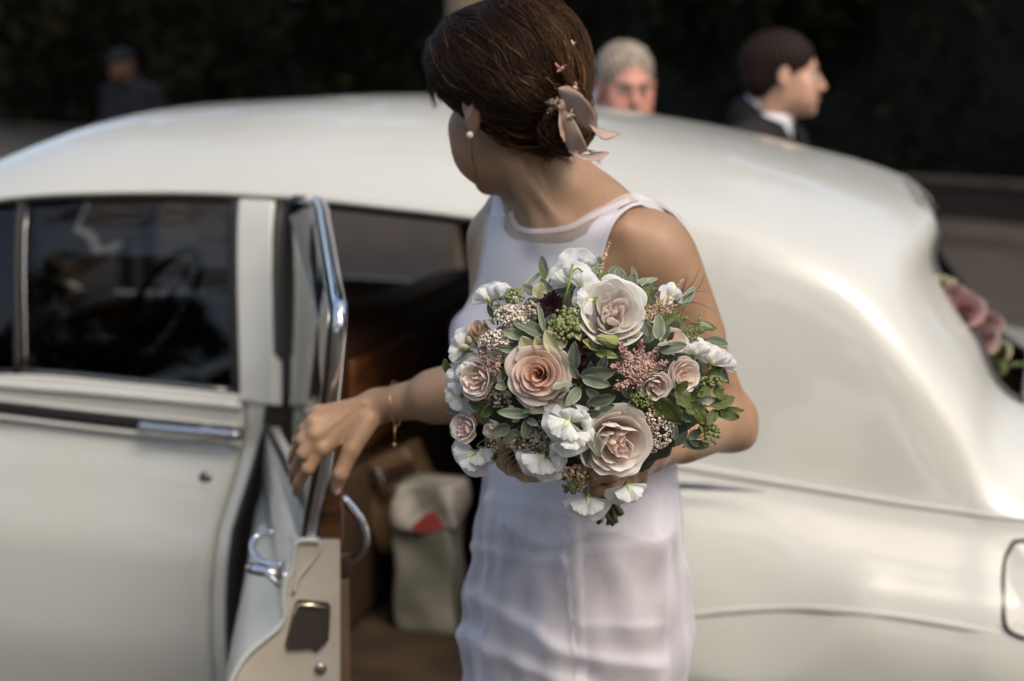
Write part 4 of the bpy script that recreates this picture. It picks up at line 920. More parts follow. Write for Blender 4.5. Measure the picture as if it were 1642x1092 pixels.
# loose wisps
fw = []
def wisp(pts, jit, n):
    for _ in range(n):
        c = catmull(np.array([P(x+random.gauss(0, jit), y+random.gauss(0, jit), Y+random.gauss(0, .006)) for x, y, Y in pts]), 16); fw.append(c)
wisp([(745, 20, 1.97), (708, 60, 1.97), (688, 100, 1.97), (690, 140, 1.97), (698, 172, 1.96)], 3, 14)
wisp([(735, 30, 1.96), (700, 75, 1.96), (700, 130, 1.95), (706, 158, 1.95)], 4, 30)
wisp([(915, 55, 1.90), (938, 105, 1.88), (944, 165, 1.87), (936, 212, 1.86)], 5, 16)
wisp([(890, 35, 1.9), (922, 80, 1.88), (936, 130, 1.87), (918, 175, 1.86)], 5, 20)
wisp([(900, 225, 1.89), (925, 215, 1.87), (942, 190, 1.865), (940, 160, 1.87)], 5, 26)
wisp([(840, 226, 1.905), (862, 243, 1.91), (890, 246, 1.91), (915, 236, 1.90)], 4, 26)
wisp([(780, 205, 1.89), (800, 224, 1.895), (830, 236, 1.90), (860, 240, 1.91)], 3.5, 20)
wisp([(760, 190, 1.9), (757, 240, 1.9), (762, 275, 1.9), (772, 298, 1.9)], 1.6, 3)
wisp([(900, 225, 1.9), (930, 238, 1.88), (952, 248, 1.88), (965, 262, 1.88)], 4, 6)
wisp([(800, 215, 1.9), (830, 232, 1.9), (862, 236, 1.9), (895, 222, 1.88)], 6, 30)
wisp([(860, 225, 1.9), (885, 245, 1.91), (905, 250, 1.93), (915, 262, 1.94)], 5, 14)
wisp([(790, 5, 1.93), (840, -6, 1.92), (890, 6, 1.9), (925, 40, 1.9)], 4, 18)
wisp([(880, 60, 1.85), (915, 130, 1.85), (935, 150, 1.86), (925, 180, 1.86)], 6, 16)
wisp([(772, 186, 1.885), (800, 205, 1.885), (835, 216, 1.888), (868, 212, 1.89), (892, 195, 1.885)], 4, 40)
wisp([(765, 170, 1.885), (790, 190, 1.88), (825, 200, 1.88), (860, 196, 1.88), (890, 180, 1.875)], 5, 40)
wisp([(840, 120, 1.862), (862, 140, 1.858), (880, 152, 1.86), (900, 160, 1.86)], 5, 36)
wisp([(800, 55, 1.87), (838, 90, 1.86), (870, 122, 1.855), (902, 150, 1.857)], 5, 30)
wisp([(870, 238, 1.915), (880, 250, 1.92), (884, 262, 1.93)], 6, 14)
hl_ = []; pr3 = offs(hm, .0058)
def lock(pts, jit, n, out_):
    for _ in range(n):
        jx, jy = random.gauss(0, jit), random.gauss(0, jit); c2 = catmull(np.array([(x+jx+random.gauss(0, 1.2), y+jy+random.gauss(0, 1.2)) for x, y in pts], float), 18); out_.append([trace(x, y, pr3) for x, y in c2])
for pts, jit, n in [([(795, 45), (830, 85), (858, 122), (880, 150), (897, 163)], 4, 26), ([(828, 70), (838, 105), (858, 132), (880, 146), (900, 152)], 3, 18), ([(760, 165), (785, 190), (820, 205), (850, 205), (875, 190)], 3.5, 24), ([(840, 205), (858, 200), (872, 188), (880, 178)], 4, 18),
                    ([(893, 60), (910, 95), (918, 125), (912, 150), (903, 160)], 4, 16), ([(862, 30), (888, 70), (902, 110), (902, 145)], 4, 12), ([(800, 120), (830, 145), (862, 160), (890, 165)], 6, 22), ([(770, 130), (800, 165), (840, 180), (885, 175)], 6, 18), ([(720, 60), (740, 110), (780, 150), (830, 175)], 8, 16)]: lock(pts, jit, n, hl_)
curves_obj('highlight_locks', hl_, .00065, mh, [.0, .12, .50, .38], bride)  # gold and auburn colour stands in for highlights on the hair
curves_obj('loose_wisps', fw, .00042, mh, [.2, .4, .25, .15], bride)
# ------------------------------------------------------------------ ribbon and flowers in the hair
m_rib = mat('taupe_satin_ribbon', (.40, .28, .225), .42); m_rib.node_tree.nodes['Principled BSDF'].inputs['Sheen Weight'].default_value = .3
def ribbon(name, le, re_, dep, n=36, tilt=None):
    tl_ = catmull(np.array(tilt, float)[:, None], n)[:, 0]
    l_ = catmull(np.array(le, float), n); r_ = catmull(np.array(re_, float), n); d_ = catmull(np.array(dep, float)[:, None], n)[:, 0]; q = MB(); G = []
    for i in range(n): G.append([P(*(l_[i]*(1-u)+r_[i]*u), d_[i]+tl_[i]*(u-.5)*2+.0012*math.sin(i/n*14+u*4)-.002*math.sin(math.pi*u)) for u in np.linspace(0, 1, 7)])
    G = np.array(G); G = CAMP+(G-CAMP)*.990; q.grid(G); o = q.build(name, m_rib, rib); solid(o, .0006, 0); return o
rib = thing('ribbon_bow', 'taupe satin ribbon bow tied at the bride\'s bun', 'ribbon', P(905, 165, 1.86))
ribbon('loop', [(895, 141), (899, 158), (909, 177), (924, 195), (941, 207), (952, 212)], [(906, 138), (924, 146), (940, 160), (952, 177), (958, 194), (957, 208)], [1.862, 1.850, 1.842, 1.838, 1.838, 1.842], tilt=[.004, -.012, -.016, -.012, -.004, .002])
ribbon('tail', [(944, 199), (953, 211), (965, 223), (976, 224), (990, 217)], [(952, 190), (959, 203), (972, 209), (985, 212), (998, 214)], [1.846, 1.842, 1.846, 1.852, 1.860], tilt=[.010, .012, .010, .006, .0])
ribbon('loop', [(897, 141), (910, 143), (922, 151), (931, 162)], [(908, 137), (922, 141), (934, 151), (938, 164)], [1.868, 1.868, 1.868, 1.872], tilt=[.004, .01, .012, .01])
ribbon('tail', [(900, 172), (900, 196), (904, 222), (913, 243), (922, 251)], [(912, 174), (921, 192), (931, 212), (939, 230), (943, 242)], [1.860, 1.852, 1.846, 1.844, 1.846], tilt=[.006, -.006, -.014, -.012, -.006])
ribbon('tail', [(911, 243), (926, 254), (944, 258), (962, 257), (976, 246)], [(922, 240), (936, 247), (948, 246), (962, 243), (978, 244)], [1.848, 1.844, 1.846, 1.852, 1.860], tilt=[-.004, .008, .012, .008, .0])
ribbon('tail', [(897, 176), (896, 198), (899, 216), (904, 228)], [(904, 176), (907, 196), (911, 214), (912, 226)], [1.864, 1.858, 1.856, 1.858], tilt=[.008, .012, .012, .010])
q = MB(); q.ball(P(903, 170, 1.842), (.008, .007, .009)); q.build('knot', m_rib, rib)
sprig = thing('hair_flowers', 'small pink and cream flowers pinned in the bride\'s dark hair', 'flowers', P(905, 160, 1.87))
m_pk = mat('pink_bud', (.62, .30, .28), .6); m_cb = mat('cream_bud', (.55, .45, .35), .6); m_tb = mat('taupe_bud', (.25, .18, .15), .6)
def bud(px, py, Y, r, m, k=4):
    c = P(px, py, Y-.016)
    for i in range(k):
        d = norm([random.gauss(0, 1), -abs(random.gauss(0, 1)), random.gauss(0, 1)]); q = MB(); q.tube([c, c+d*r*.7, c+d*r*1.5], [r*.3, r*.65, r*.1], 6, flat=(norm([random.gauss(0, 1) for _ in range(3)]), .45)); q.build('petal', m, sprig)
for a in ((898, 112, 1.86, .004, m_pk, 5), (904, 106, 1.86, .003, m_pk, 3), (893, 105, 1.86, .0025, m_pk, 2), (924, 138, 1.855, .0038, m_pk, 4), (919, 69, 1.87, .003, m_cb, 3), (885, 168, 1.85, .006, m_tb, 6), (893, 166, 1.85, .006, m_tb, 6), (879, 178, 1.855, .004, m_tb, 4), (914, 183, 1.845, .005, m_cb, 4), (918, 192, 1.845, .004, m_cb, 3), (926, 192, 1.85, .003, m_cb, 3)): bud(*a)
# ------------------------------------------------------------------ the bouquet
BYC = 1.715
def Dp(px, py, lift=0.): r2 = ((px-945)/255.)**2+((py-618)/225.)**2; return BYC-.125*math.sqrt(max(0, 1-r2))-lift
def BP(px, py, lift=0.): return P(px, py, Dp(px, py, lift))
BCEN = P(945, 640, 1.76); PXM = 1/1560.
bq = thing('bouquet', 'round bridal bouquet of blush roses, white sweet peas and grey sage leaves', 'bouquet', P(968, 800, 1.70))
rb = random.Random(11)
def petmat(name, stops, trans=.34, rough=.55):
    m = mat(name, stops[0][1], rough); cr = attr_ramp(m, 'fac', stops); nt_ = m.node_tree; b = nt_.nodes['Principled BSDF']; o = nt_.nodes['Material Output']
    b.inputs['Specular IOR Level'].default_value = .15; b.inputs['Subsurface Weight'].default_value = .25; b.inputs['Subsurface Radius'].default_value = (1, .7, .5); b.inputs['Subsurface Scale'].default_value = .003
    tc = N(m, 'ShaderNodeTexCoord'); nz = N(m, 'ShaderNodeTexNoise'); nz.inputs['Scale'].default_value = 90; nz.inputs['Detail'].default_value = 4; L(m, tc.outputs['Object'], nz.inputs[0])
    bp = N(m, 'ShaderNodeBump'); bp.inputs['Strength'].default_value = .35; bp.inputs['Distance'].default_value = .0015; L(m, nz.outputs[0], bp.inputs['Height']); L(m, bp.outputs[0], b.inputs['Normal'])
    t = N(m, 'ShaderNodeBsdfTranslucent'); mx = N(m, 'ShaderNodeMixShader'); mx.inputs[0].default_value = trans; L(m, cr.outputs[0], t.inputs[0]); L(m, b.outputs[0], mx.inputs[1]); L(m, t.outputs[0], mx.inputs[2]); L(m, mx.outputs[0], o.inputs[0]); return m
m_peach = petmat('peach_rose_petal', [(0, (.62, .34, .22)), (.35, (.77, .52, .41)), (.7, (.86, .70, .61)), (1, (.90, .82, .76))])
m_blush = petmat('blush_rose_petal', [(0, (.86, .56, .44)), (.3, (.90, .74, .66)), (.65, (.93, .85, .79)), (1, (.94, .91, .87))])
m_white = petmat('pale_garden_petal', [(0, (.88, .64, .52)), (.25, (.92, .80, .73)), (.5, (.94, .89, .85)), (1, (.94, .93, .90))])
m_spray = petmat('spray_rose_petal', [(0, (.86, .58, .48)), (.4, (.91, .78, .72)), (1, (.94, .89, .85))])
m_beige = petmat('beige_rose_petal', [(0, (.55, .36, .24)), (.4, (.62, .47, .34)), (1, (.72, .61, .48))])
m_pea = petmat('sweet_pea_petal', [(0, (.55, .68, .25)), (.16, (.78, .82, .66)), (.4, (.83, .84, .81)), (1, (.84, .85, .86))], .35)
m_creamp = petmat('cream_bract', [(0, (.40, .44, .20)), (.5, (.58, .55, .36)), (1, (.68, .64, .48))])
m_hell = petmat('green_bud_petal', [(0, (.22, .28, .07)), (.5, (.38, .42, .16)), (1, (.55, .55, .32))])
m_scab = petmat('dark_scabious_petal', [(0, (.010, .004, .006)), (1, (.03, .008, .014))], .05)
m_sage = petmat('sage_leaf', [(0, (.26, .31, .21)), (.07, (.15, .175, .13)), (.55, (.13, .155, .115)), (.84, (.16, .185, .14)), (.94, (.30, .33, .26)), (1, (.42, .44, .37))], .12, .7)
m_sage2 = petmat('pale_sage_leaf', [(0, (.38, .42, .32)), (.08, (.22, .27, .19)), (.7, (.25, .30, .22)), (.93, (.46, .50, .41)), (1, (.55, .58, .49))], .12, .75)
m_grn = petmat('green_leaf', [(0, (.24, .28, .12)), (.06, (.105, .135, .045)), (.8, (.125, .16, .055)), (1, (.19, .22, .10))], .25, .4)
m_stem = mat('green_stem', (.07, .10, .025), .5); m_dstem = mat('dark_stem', (.035, .04, .015), .5); noise_mix(m_dstem, (.02, .02, .01), (.06, .075, .02), 30, 4)
m_berry = mat('green_berry', (.19, .22, .085), .5); m_rice = mat('rice_flower', (.62, .52, .44), .7); noise_mix(m_rice, (.34, .20, .17), (.72, .65, .56), 140, 2, .38, .52)
m_rice2 = mat('grey_rice_flower', (.35, .31, .24), .7); noise_mix(m_rice2, (.16, .13, .09), (.48, .43, .34), 140, 2, .38, .6)
m_ast = mat('pink_astilbe', (.45, .26, .24), .8); noise_mix(m_ast, (.24, .11, .11), (.60, .42, .36), 120, 3, .35, .6)
m_ast2 = mat('peach_astilbe', (.50, .36, .24), .8); noise_mix(m_ast2, (.34, .22, .12), (.60, .46, .33), 120, 3, .35, .6)
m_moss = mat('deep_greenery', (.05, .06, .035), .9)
def frame(ax, tw=0.):
    ax = norm(ax); r = UPZ if abs(ax[2]) < .95 else np.array([1., 0, 0]); e1 = norm(np.cross(r, ax)); e2 = np.cross(ax, e1); c, s = math.cos(tw), math.sin(tw); return e1*c+e2*s, e2*c-e1*s, ax
def petal_grid(cen, fr3, R_, az, hw_, rt, ht, curl, f, spiral=0., nu=9, nv=8, ruf=.03, base=-.45, seed=0, notch=.0, tilt=0.):
    e1, e2, ax = fr3; rg = random.Random(seed); p1, p2, p3 = rg.uniform(0, 6), rg.uniform(0, 6), rg.uniform(0, 6); G = []; A = []
    for i in range(nu):
        u = -1+2*i/(nu-1); row = []; ar = []
        for j in range(nv):
            v = j/(nv-1); ve = v*(1-.20*abs(u)**2.6-notch*math.exp(-(u/.3)**2))
            r = rt*(math.sin(min(1, ve*1.02)*math.pi/2)**.75)*(1+.05*u*u); z = base+(ht-base)*(1-math.cos(ve*math.pi/2))**.85 if ve > 0 else base
            if ve > .62: q = (ve-.62)/.38; r += curl*q*q*.45; z -= curl*q*q*.42
            r += spiral*u; w = ruf*v*v*(math.sin(u*4.2+p1)+.6*math.sin(u*9+p2)+.35*math.sin(u*15+p3)); z += w*R_*0+w*.9; r += w*.6
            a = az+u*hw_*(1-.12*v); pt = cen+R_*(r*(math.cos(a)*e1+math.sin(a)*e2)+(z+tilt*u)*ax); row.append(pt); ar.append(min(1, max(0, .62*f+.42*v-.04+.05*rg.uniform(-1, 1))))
        G.append(row); A.append(ar)
    return np.array(G), np.array(A)
def rose(px, py, rpx, axis, m, style='tea', n=20, lift=.0, split=True, name='rose', seed=0, label=None):
    rg = random.Random(seed+px); R_ = rpx*PXM*Dp(px, py, lift)/1.60; c0 = BP(px, py, lift+.002); ax = norm(np.array(axis, float)); fr3 = frame(ax, rg.uniform(0, 6.28)); cen = c0-ax*R_*.25
    core = MB(); pets = []
    for i in range(n):
        f = i/(n-1); az = i*2.399+rg.uniform(-.3, .3)
        if style == 'tea':
            rt = .10+.84*f**1.05; ht = .50-.16*f-.30*f**3; hw_ = 1.8-.70*f; curl = .12+.46*f; sp = .06*(1-f)+.02; ruf = .012+.045*f; tl = 0
        elif style == 'garden':
            if f < .62: g = f/.62; rt = .08+.52*g+rg.uniform(-.04, .04); ht = .34+.04*g+rg.uniform(-.07, .07); hw_ = .45+.45*rg.random(); curl = -.16+.10*rg.random(); sp = rg.uniform(-.14, .14); ruf = .05; tl = rg.uniform(-.1, .1)
            else: g = (f-.62)/.38; rt = .66+.32*g; ht = .42-.30*g**1.5; hw_ = 1.15-.15*g+rg.uniform(-.15, .15); curl = .06+.34*g; sp = .04+rg.uniform(-.04, .04); ruf = .06; rt += rg.uniform(-.05, .05); tl = 0
        elif style == 'spray':
            if f < .5: g = f/.5; rt = .10+.45*g+rg.uniform(-.04, .04); ht = .42+rg.uniform(-.06, .06); hw_ = .45+.3*rg.random(); curl = .0; sp = rg.uniform(-.10, .10); ruf = .05; tl = 0
            else: g = (f-.5)/.5; rt = .62+.30*g; ht = .50-.30*g; hw_ = 1.1-.1*g; curl = .05+.16*g; sp = .03; ruf = .045; tl = 0
        else:
            rt = .16+.5*f; ht = .75-.25*f; hw_ = 1.1-.3*f; curl = .0+.1*f; sp = .04; ruf = .03; tl = 0
        G, A = petal_grid(cen, fr3, R_, az, hw_, rt, ht, curl, f, sp, 9 if f < .5 else 11, 8 if f < .5 else 9, ruf, -.5, rg.randint(0, 9999), .05 if f > .5 else 0, tl)
        if split and f > .30 and len(pets) < 24: pets.append((G, A))
        else: core.grid(G, 0, A)
    cal = cen-ax*R_*.66; core.ball(cal, R_*.20, 8, 6, 1); core.tube([cal, cal-ax*R_*.6+(BCEN-cal)*.2], [R_*.06, R_*.05], 6, 1)
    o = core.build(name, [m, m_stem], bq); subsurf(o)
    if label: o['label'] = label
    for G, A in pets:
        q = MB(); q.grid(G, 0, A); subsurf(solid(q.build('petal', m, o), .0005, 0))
    return o
rose(861, 600, 55, (-.22, -1, .20), m_peach, 'tea', 18, .020, seed=3, label='peach tea rose with a tight spiral centre')
rose(981, 497, 58, (.05, -1, .45), m_white, 'garden', 30, .018, seed=5, label='pale garden rose near the top of the bouquet')
rose(993, 711, 60, (.25, -1, -.10), m_blush, 'garden', 31, .018, seed=8, label='blush quartered garden rose above the hand')
rose(840, 752, 50, (-.25, -1, -.75), m_beige, 'tea', 18, -.006, seed=2, label='beige rose turned downward at the lower edge')
rose(762, 608, 36, (-.55, -1, .15), m_spray, 'spray', 22, .010, seed=6)
rose(741, 686, 29, (-.75, -1, .1), m_spray, 'spray', 18, .006, seed=7)
rose(789, 688, 24, (-.5, -1, -.2), m_spray, 'bud', 12, -.004, split=False, seed=9)
rose(1100, 601, 31, (.45, -1, .15), m_spray, 'spray', 22, .010, seed=10)
rose(1051, 622, 30, (.1, -1, -.35), m_spray, 'spray', 20, .010, seed=12)
rose(1083, 546, 26, (.4, -1, .6), m_spray, 'spray', 16, -.004, seed=13)
rose(768, 530, 30, (-.5, -.8, .8), m_beige, 'bud', 12, -.008, split=False, seed=14)
rose(797, 560, 22, (-.5, -1, .5), m_spray, 'spray', 14, -.006, split=False, seed=15)
rose(1040, 590, 20, (.3, -1, .3), m_creamp, 'spray', 12, -.004, split=False, seed=16)
rose(893, 650, 28, (0, -1, 0), m_beige, 'spray', 14, -.016, split=False, seed=19)
rose(775, 640, 20, (-.5, -1, 0), m_beige, 'bud', 10, -.010, split=False, seed=20)
# green and cream buds
def budp(px, py, rpx, dpx, m, lift=0., n=7, seed=0):
    """closed bud: petals lie along the direction dpx (pixels) and close over it"""
    c = BP(px, py, lift); ax = norm(np.array([dpx[0], -.5, -dpx[1]])); R_ = rpx*PXM; fr3 = frame(ax, seed); q = MB()
    for i in range(n):
        f = i/(n-1); G = []; A = []
        for a_i in range(7):
            u = -1+a_i/3; row = []; ar = []
            for j in range(7):
                v = j/6; r = math.sin(math.pi*(.06+.90*v))**.8*(.42+.10*f)*(1+.05*u*u); a = i*2.399+u*.75*(math.sin(math.pi*min(1, .1+v*.86))**.6); z = -.95+1.9*v-.12*u*u*v
                row.append(c+R_*(r*(math.cos(a)*fr3[0]+math.sin(a)*fr3[1])+z*ax)); ar.append(.2+.6*v+.2*u*u)
            G.append(row); A.append(ar)
        q.grid(np.array(G), 0, np.array(A))
    return subsurf(q.build('bud', m, bq))
budp(976, 546, 25, (-1, -.35), m_hell, .014, seed=1); budp(1018, 537, 19, (.3, -1), m_creamp, .010, seed=2); budp(942, 530, 17, (.5, -1), m_hell, .004, seed=3); budp(968, 520, 16, (-1, -.2), m_hell, 0, seed=4)
for a in ((815, 632, 9, (-.6, -1)), (820, 654, 9, (-.5, -.6)), (827, 674, 8, (-1, .2)), (813, 578, 9, (-.3, 1)), (745, 556, 12, (-1, -.2)), (752, 545, 10, (-.5, -1)), (1062, 548, 8, (.2, -1)), (945, 646, 9, (0, -1))): budp(a[0], a[1], a[2], a[3], m_creamp, .008, 5, seed=a[0])
# scabious
def scab(px, py, rpx, lift):
    c = BP(px, py, lift); ax = norm(CAMP-c+np.array([rb.uniform(-.3, .3), 0, rb.uniform(-.1, .5)])); q = MB(); R_ = rpx*PXM
    for i in range(34):
        f = i/33; G, A = petal_grid(c, frame(ax), R_, i*2.399, .22+.1*f, .2+.8*f, .35-.3*f, .1, f, 0, 5, 5, .12, -.1, i); q.grid(G, 0, A)
    q.build('scabious', m_scab, bq)
for a in ((884, 490, 24, .004), (874, 512, 18, -.004), (937, 556, 16, .006), (930, 572, 14, .002), (925, 600, 18, -.008)): scab(*a)
# leaves from base to tip
def leaf(bx, by, tx, ty, hw_, m, lift=.004, cup=.25, bend=.12, twist=None, wave=0., par=None, tipup=None, name='leaf', serr=0.):
    b = BP(bx, by, lift-.006); t = BP(tx, ty, lift+(.006 if tipup is None else tipup)); d = t-b; Ln = np.linalg.norm(d); d = d/Ln
    out_ = norm((b+t)/2-BCEN); vc = norm(CAMP-b); n = norm(.45*out_+.55*vc+.28*np.array([rb.gauss(0, 1), rb.gauss(0, .6), rb.gauss(0, 1)])); n = norm(n-d*(n@d)); s = np.cross(d, n); hw_ = hw_*PXM
    G = []; A = []; NU, NV = 9, 11; ph = rb.uniform(0, 6)
    for i in range(NU):
        u = -1+2*i/(NU-1); row = []; ar = []
        for j in range(NV):
            v = j/(NV-1); wprof = (math.sin(math.pi*min(1, v**.85*.97+.03)))**.62 if v < .999 else .05; wprof = max(.04, wprof)*(1+serr*math.sin(v*38)*abs(u)**4)
            z = cup*hw_*(abs(u)**1.6)*wprof-cup*.35*hw_*math.exp(-(u/.12)**2)*1.2+Ln*bend*(-(v-.4)**2)+wave*hw_*math.sin(v*11+ph+u*2)*u*u
            row.append(b+d*Ln*v+s*u*hw_*wprof+n*z); e = abs(u); vt = max(0, (v-.93)/.07); ar.append(min(1, max(e, vt*.9)) if e > .01 else 0.0)
        G.append(row); A.append(ar)
    q = MB(); q.grid(np.array(G), 0, np.array(A)); q.tube([b-d*Ln*.18-n*.002, b], [.0006, .0008], 5, 1); o = q.build(name, [m, m_stem], par or bq); return o
S, S2, Gn_, Cr = m_sage, m_sage2, m_grn, m_creamp
LV = [(872, 537, 822, 513, 13, S, .012), (826, 547, 786, 532, 10, S2, .010), (838, 540, 806, 530, 9, S2, .012), (798, 558, 778, 554, 7, S, .004), (830, 562, 798, 558, 6, S2, .012), (812, 578, 787, 571, 7, S, .008),
      (879, 534, 887, 502, 11, S, .012), (873, 532, 863, 485, 5, S2, .016), (897, 566, 874, 530, 15, Cr, .014), (852, 566, 836, 540, 14, Cr, .012), (866, 560, 858, 540, 9, Cr, .012), (921, 592, 921, 548, 10, S, .020),
      (855, 472, 838, 456, 9, S, .004), (884, 474, 866, 447, 10, S, .004), (862, 478, 869, 453, 12, Cr, .010), (765, 558, 746, 536, 9, S, .004), (752, 564, 721, 577, 13, S, .006), (792, 518, 778, 513, 7, S2, .004), (809, 500, 789, 490, 8, S, .002),
      (994, 456, 994, 427, 10, S, .008), (1012, 463, 1015, 439, 9, S, .008), (1015, 463, 1039, 445, 6, S2, .008), (1030, 460, 1055, 460, 6, S, .006), (972, 468, 970, 439, 5, Gn_, .010), (998, 461, 974, 443, 6, Gn_, .010), (1011, 474, 1001, 452, 7, Gn_, .012), (1025, 477, 1024, 454, 6, Gn_, .012), (1036, 488, 1046, 454, 7, Gn_, .014), (1004, 452, 1000, 440, 4, S2, .012), (1060, 520, 1092, 500, 7, Gn_, .004),
      (1056, 543, 1056, 503, 11, S2, .020), (1042, 538, 1031, 513, 8, S, .018), (1064, 545, 1073, 520, 6, S, .018), (1058, 563, 1102, 552, 10, S, .022), (1076, 552, 1055, 553, 6, S2, .024), (1070, 545, 1080, 532, 6, Gn_, .014),
      (932, 602, 986, 597, 13, S, .024), (934, 606, 979, 618, 10, S2, .028), (918, 616, 884, 623, 12, S2, .026), (916, 634, 884, 638, 9, S, .016), (930, 622, 908, 650, 10, S2, .018), (946, 646, 987, 636, 11, S, .022), (942, 664, 963, 661, 8, S, .018), (926, 606, 912, 582, 7, S2, .022),
      (943, 688, 963, 733, 12, S, .026), (940, 692, 938, 748, 9, S, .022), (884, 650, 849, 661, 9, S, .018), (888, 642, 836, 662, 6, S, .014), (848, 664, 796, 660, 9, S2, .016), (818, 684, 787, 695, 11, S, .014), (829, 688, 807, 712, 9, S, .014), (846, 672, 840, 704, 8, S, .014), (846, 672, 862, 682, 6, S2, .014),
      (812, 618, 794, 621, 8, S2, .010), (808, 600, 797, 612, 7, S, .008), (958, 612, 946, 580, 9, S, .012), (962, 594, 972, 570, 8, S, .010), (905, 640, 925, 656, 7, S2, .018), (960, 640, 940, 625, 8, S, .014), (955, 655, 985, 650, 9, S, .008),
      (790, 590, 776, 578, 7, S, .0), (920, 520, 930, 545, 8, Cr, .006), (905, 545, 900, 560, 8, Cr, .008), (930, 540, 955, 560, 9, m_hell, .006), (955, 565, 990, 572, 8, m_hell, .008), (960, 560, 935, 545, 8, m_hell, .008), (990, 560, 1005, 545, 7, m_hell, .008),
      (1056, 640, 1093, 680, 20, Gn_, .014), (1083, 624, 1108, 655, 14, Gn_, .018), (1083, 626, 1104, 612, 9, Gn_, .020), (1140, 650, 1180, 637, 12, Gn_, -.006), (1145, 618, 1160, 642, 11, Gn_, -.008), (1153, 655, 1186, 672, 12, Gn_, -.008), (1160, 655, 1197, 659, 5, Gn_, -.006), (1110, 642, 1131, 680, 12, Gn_, 0), (1148, 658, 1134, 682, 9, Gn_, -.004), (1140, 616, 1120, 636, 9, Gn_, 0), (1100, 650, 1118, 665, 9, Gn_, .0), (1040, 650, 1062, 662, 10, Gn_, .006), (775, 650, 755, 652, 9, Gn_, .0), (790, 655, 770, 668, 8, Gn_, -.002), (1100, 640, 1130, 628, 8, Gn_, .0),
      (720, 600, 712, 575, 7, Gn_, -.02), (880, 455, 893, 446, 6, S2, .0), (1060, 488, 1082, 452, 14, m_pea, .000)]
for a in LV:
    big = a[5] is Gn_ and a[4] > 10
    leaf(*a, wave=.25 if a[5] is Gn_ else .12, serr=.10 if big else 0, cup=.15 if big else .28)
# leaves tucked deeper between the flowers
fm = MB()
for i in range(190):
    a = rb.uniform(0, 6.28); r = math.sqrt(rb.random())*.93; bx, by = 945+225*r*math.cos(a), 615+195*r*math.sin(a)
    if by > 722: continue
    a2 = a+rb.gauss(0, .9); ln = rb.uniform(22, 42); leaf(bx, by, bx+ln*math.cos(a2), by+ln*math.sin(a2), rb.uniform(6, 10), rb.choice([S, S, S2, Gn_]), rb.uniform(-.022, -.006), tipup=.0)
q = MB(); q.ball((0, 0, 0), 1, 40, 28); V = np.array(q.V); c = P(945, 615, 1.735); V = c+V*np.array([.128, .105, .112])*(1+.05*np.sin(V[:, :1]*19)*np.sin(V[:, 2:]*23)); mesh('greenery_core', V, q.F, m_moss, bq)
# sweet peas
def pea(px, py, rpx, rot, axis=(0, -1, .1), lift=.012, seed=0, m=m_pea, stem=None):
    """rot: direction (degrees, 90 = up) in which the banner stands"""
    rg = random.Random(seed*7+px); c = BP(px, py, lift); ax = norm(np.array(axis, float)); R_ = rpx*PXM; upd = np.array([math.cos(R(rot)), 0, math.sin(R(rot))]); R_ *= 1.14; upd = norm(upd-ax*(upd@ax)); sd_ = np.cross(upd, ax)
    base = c-upd*R_*.55; q = MB(); q.ball(base-ax*R_*.05, R_*.15, 8, 6); o = None
    cal = MB(); cal.ball(base-ax*R_*.02, R_*.16, 8, 6)
    for k in range(5):
        a = k*1.257; dd_ = norm(math.cos(a)*sd_+math.sin(a)*(-ax)+upd*.5); cal.tube([base, base+dd_*R_*.25, base+dd_*R_*.42], [R_*.07, R_*.05, .0002], 5)
    st_ = base-upd*R_*.5+(BCEN-base)*.25; cal.tube(catmull([base, base-upd*R_*.35-ax*.0, st_], 8), R_*.045, 6)
    o = cal.build('sweet_pea', m_stem2, bq)
    def fan(R0, half, lean, offd, bulge, ruf, n_, a0=0., side=0., wid=1.):
        p = [rg.uniform(0, 6) for _ in range(4)]; G = []; A = []
        for i in range(17):
            u = -1+i/8; row = []; ar = []
            for j in range(8):
                v = j/7; ang = a0+u*half; r = R0*v*(1-.10*math.exp(-(u/.12)**2)-.06*abs(u)**3)*(1+.03*math.sin(u*13+p[3]))
                w = ruf*(v**2*(1.3*math.sin(u*2.6+p[0])+.6*math.sin(u*5.5+p[1]))+v**5*.75*math.sin(u*14+p[2]))
                pt = base+upd*(r*math.cos(ang))+sd_*(r*math.sin(ang)*wid)+ax*(lean*v**1.3*R0+bulge*R0*math.sin(math.pi*v*.8)*(1-u*u)+w*R0+offd)+sd_*side*v
                row.append(pt); ar.append(min(1, .04+v*.96))
            G.append(row); A.append(ar)
        qq = MB(); qq.grid(np.array(G), 0, np.array(A)); subsurf(solid(qq.build('petal', m, o), .0004, 0))
    fan(R_*1.5, 1.42, -.25, 0, -.12, .085, 0)
    fan(R_*1.0, .75, .34, .002, .34, .05, 1, .50, R_*.08); fan(R_*.95, .75, .30, .003, .34, .05, 2, -.50, -R_*.08)
    k = MB(); kc = catmull([base, base+ax*R_*.35+upd*R_*.2, base+ax*R_*.42+upd*R_*.6], 7); k.tube(kc, [R_*.06, R_*.10, R_*.12, R_*.12, R_*.09, R_*.06, R_*.02], 7); kk = k.build('keel', m_keel, o)
    return o
m_stem2 = mat('fresh_green_stem', (.20, .29, .07), .5); m_keel = mat('green_white_keel', (.62, .68, .40), .5)
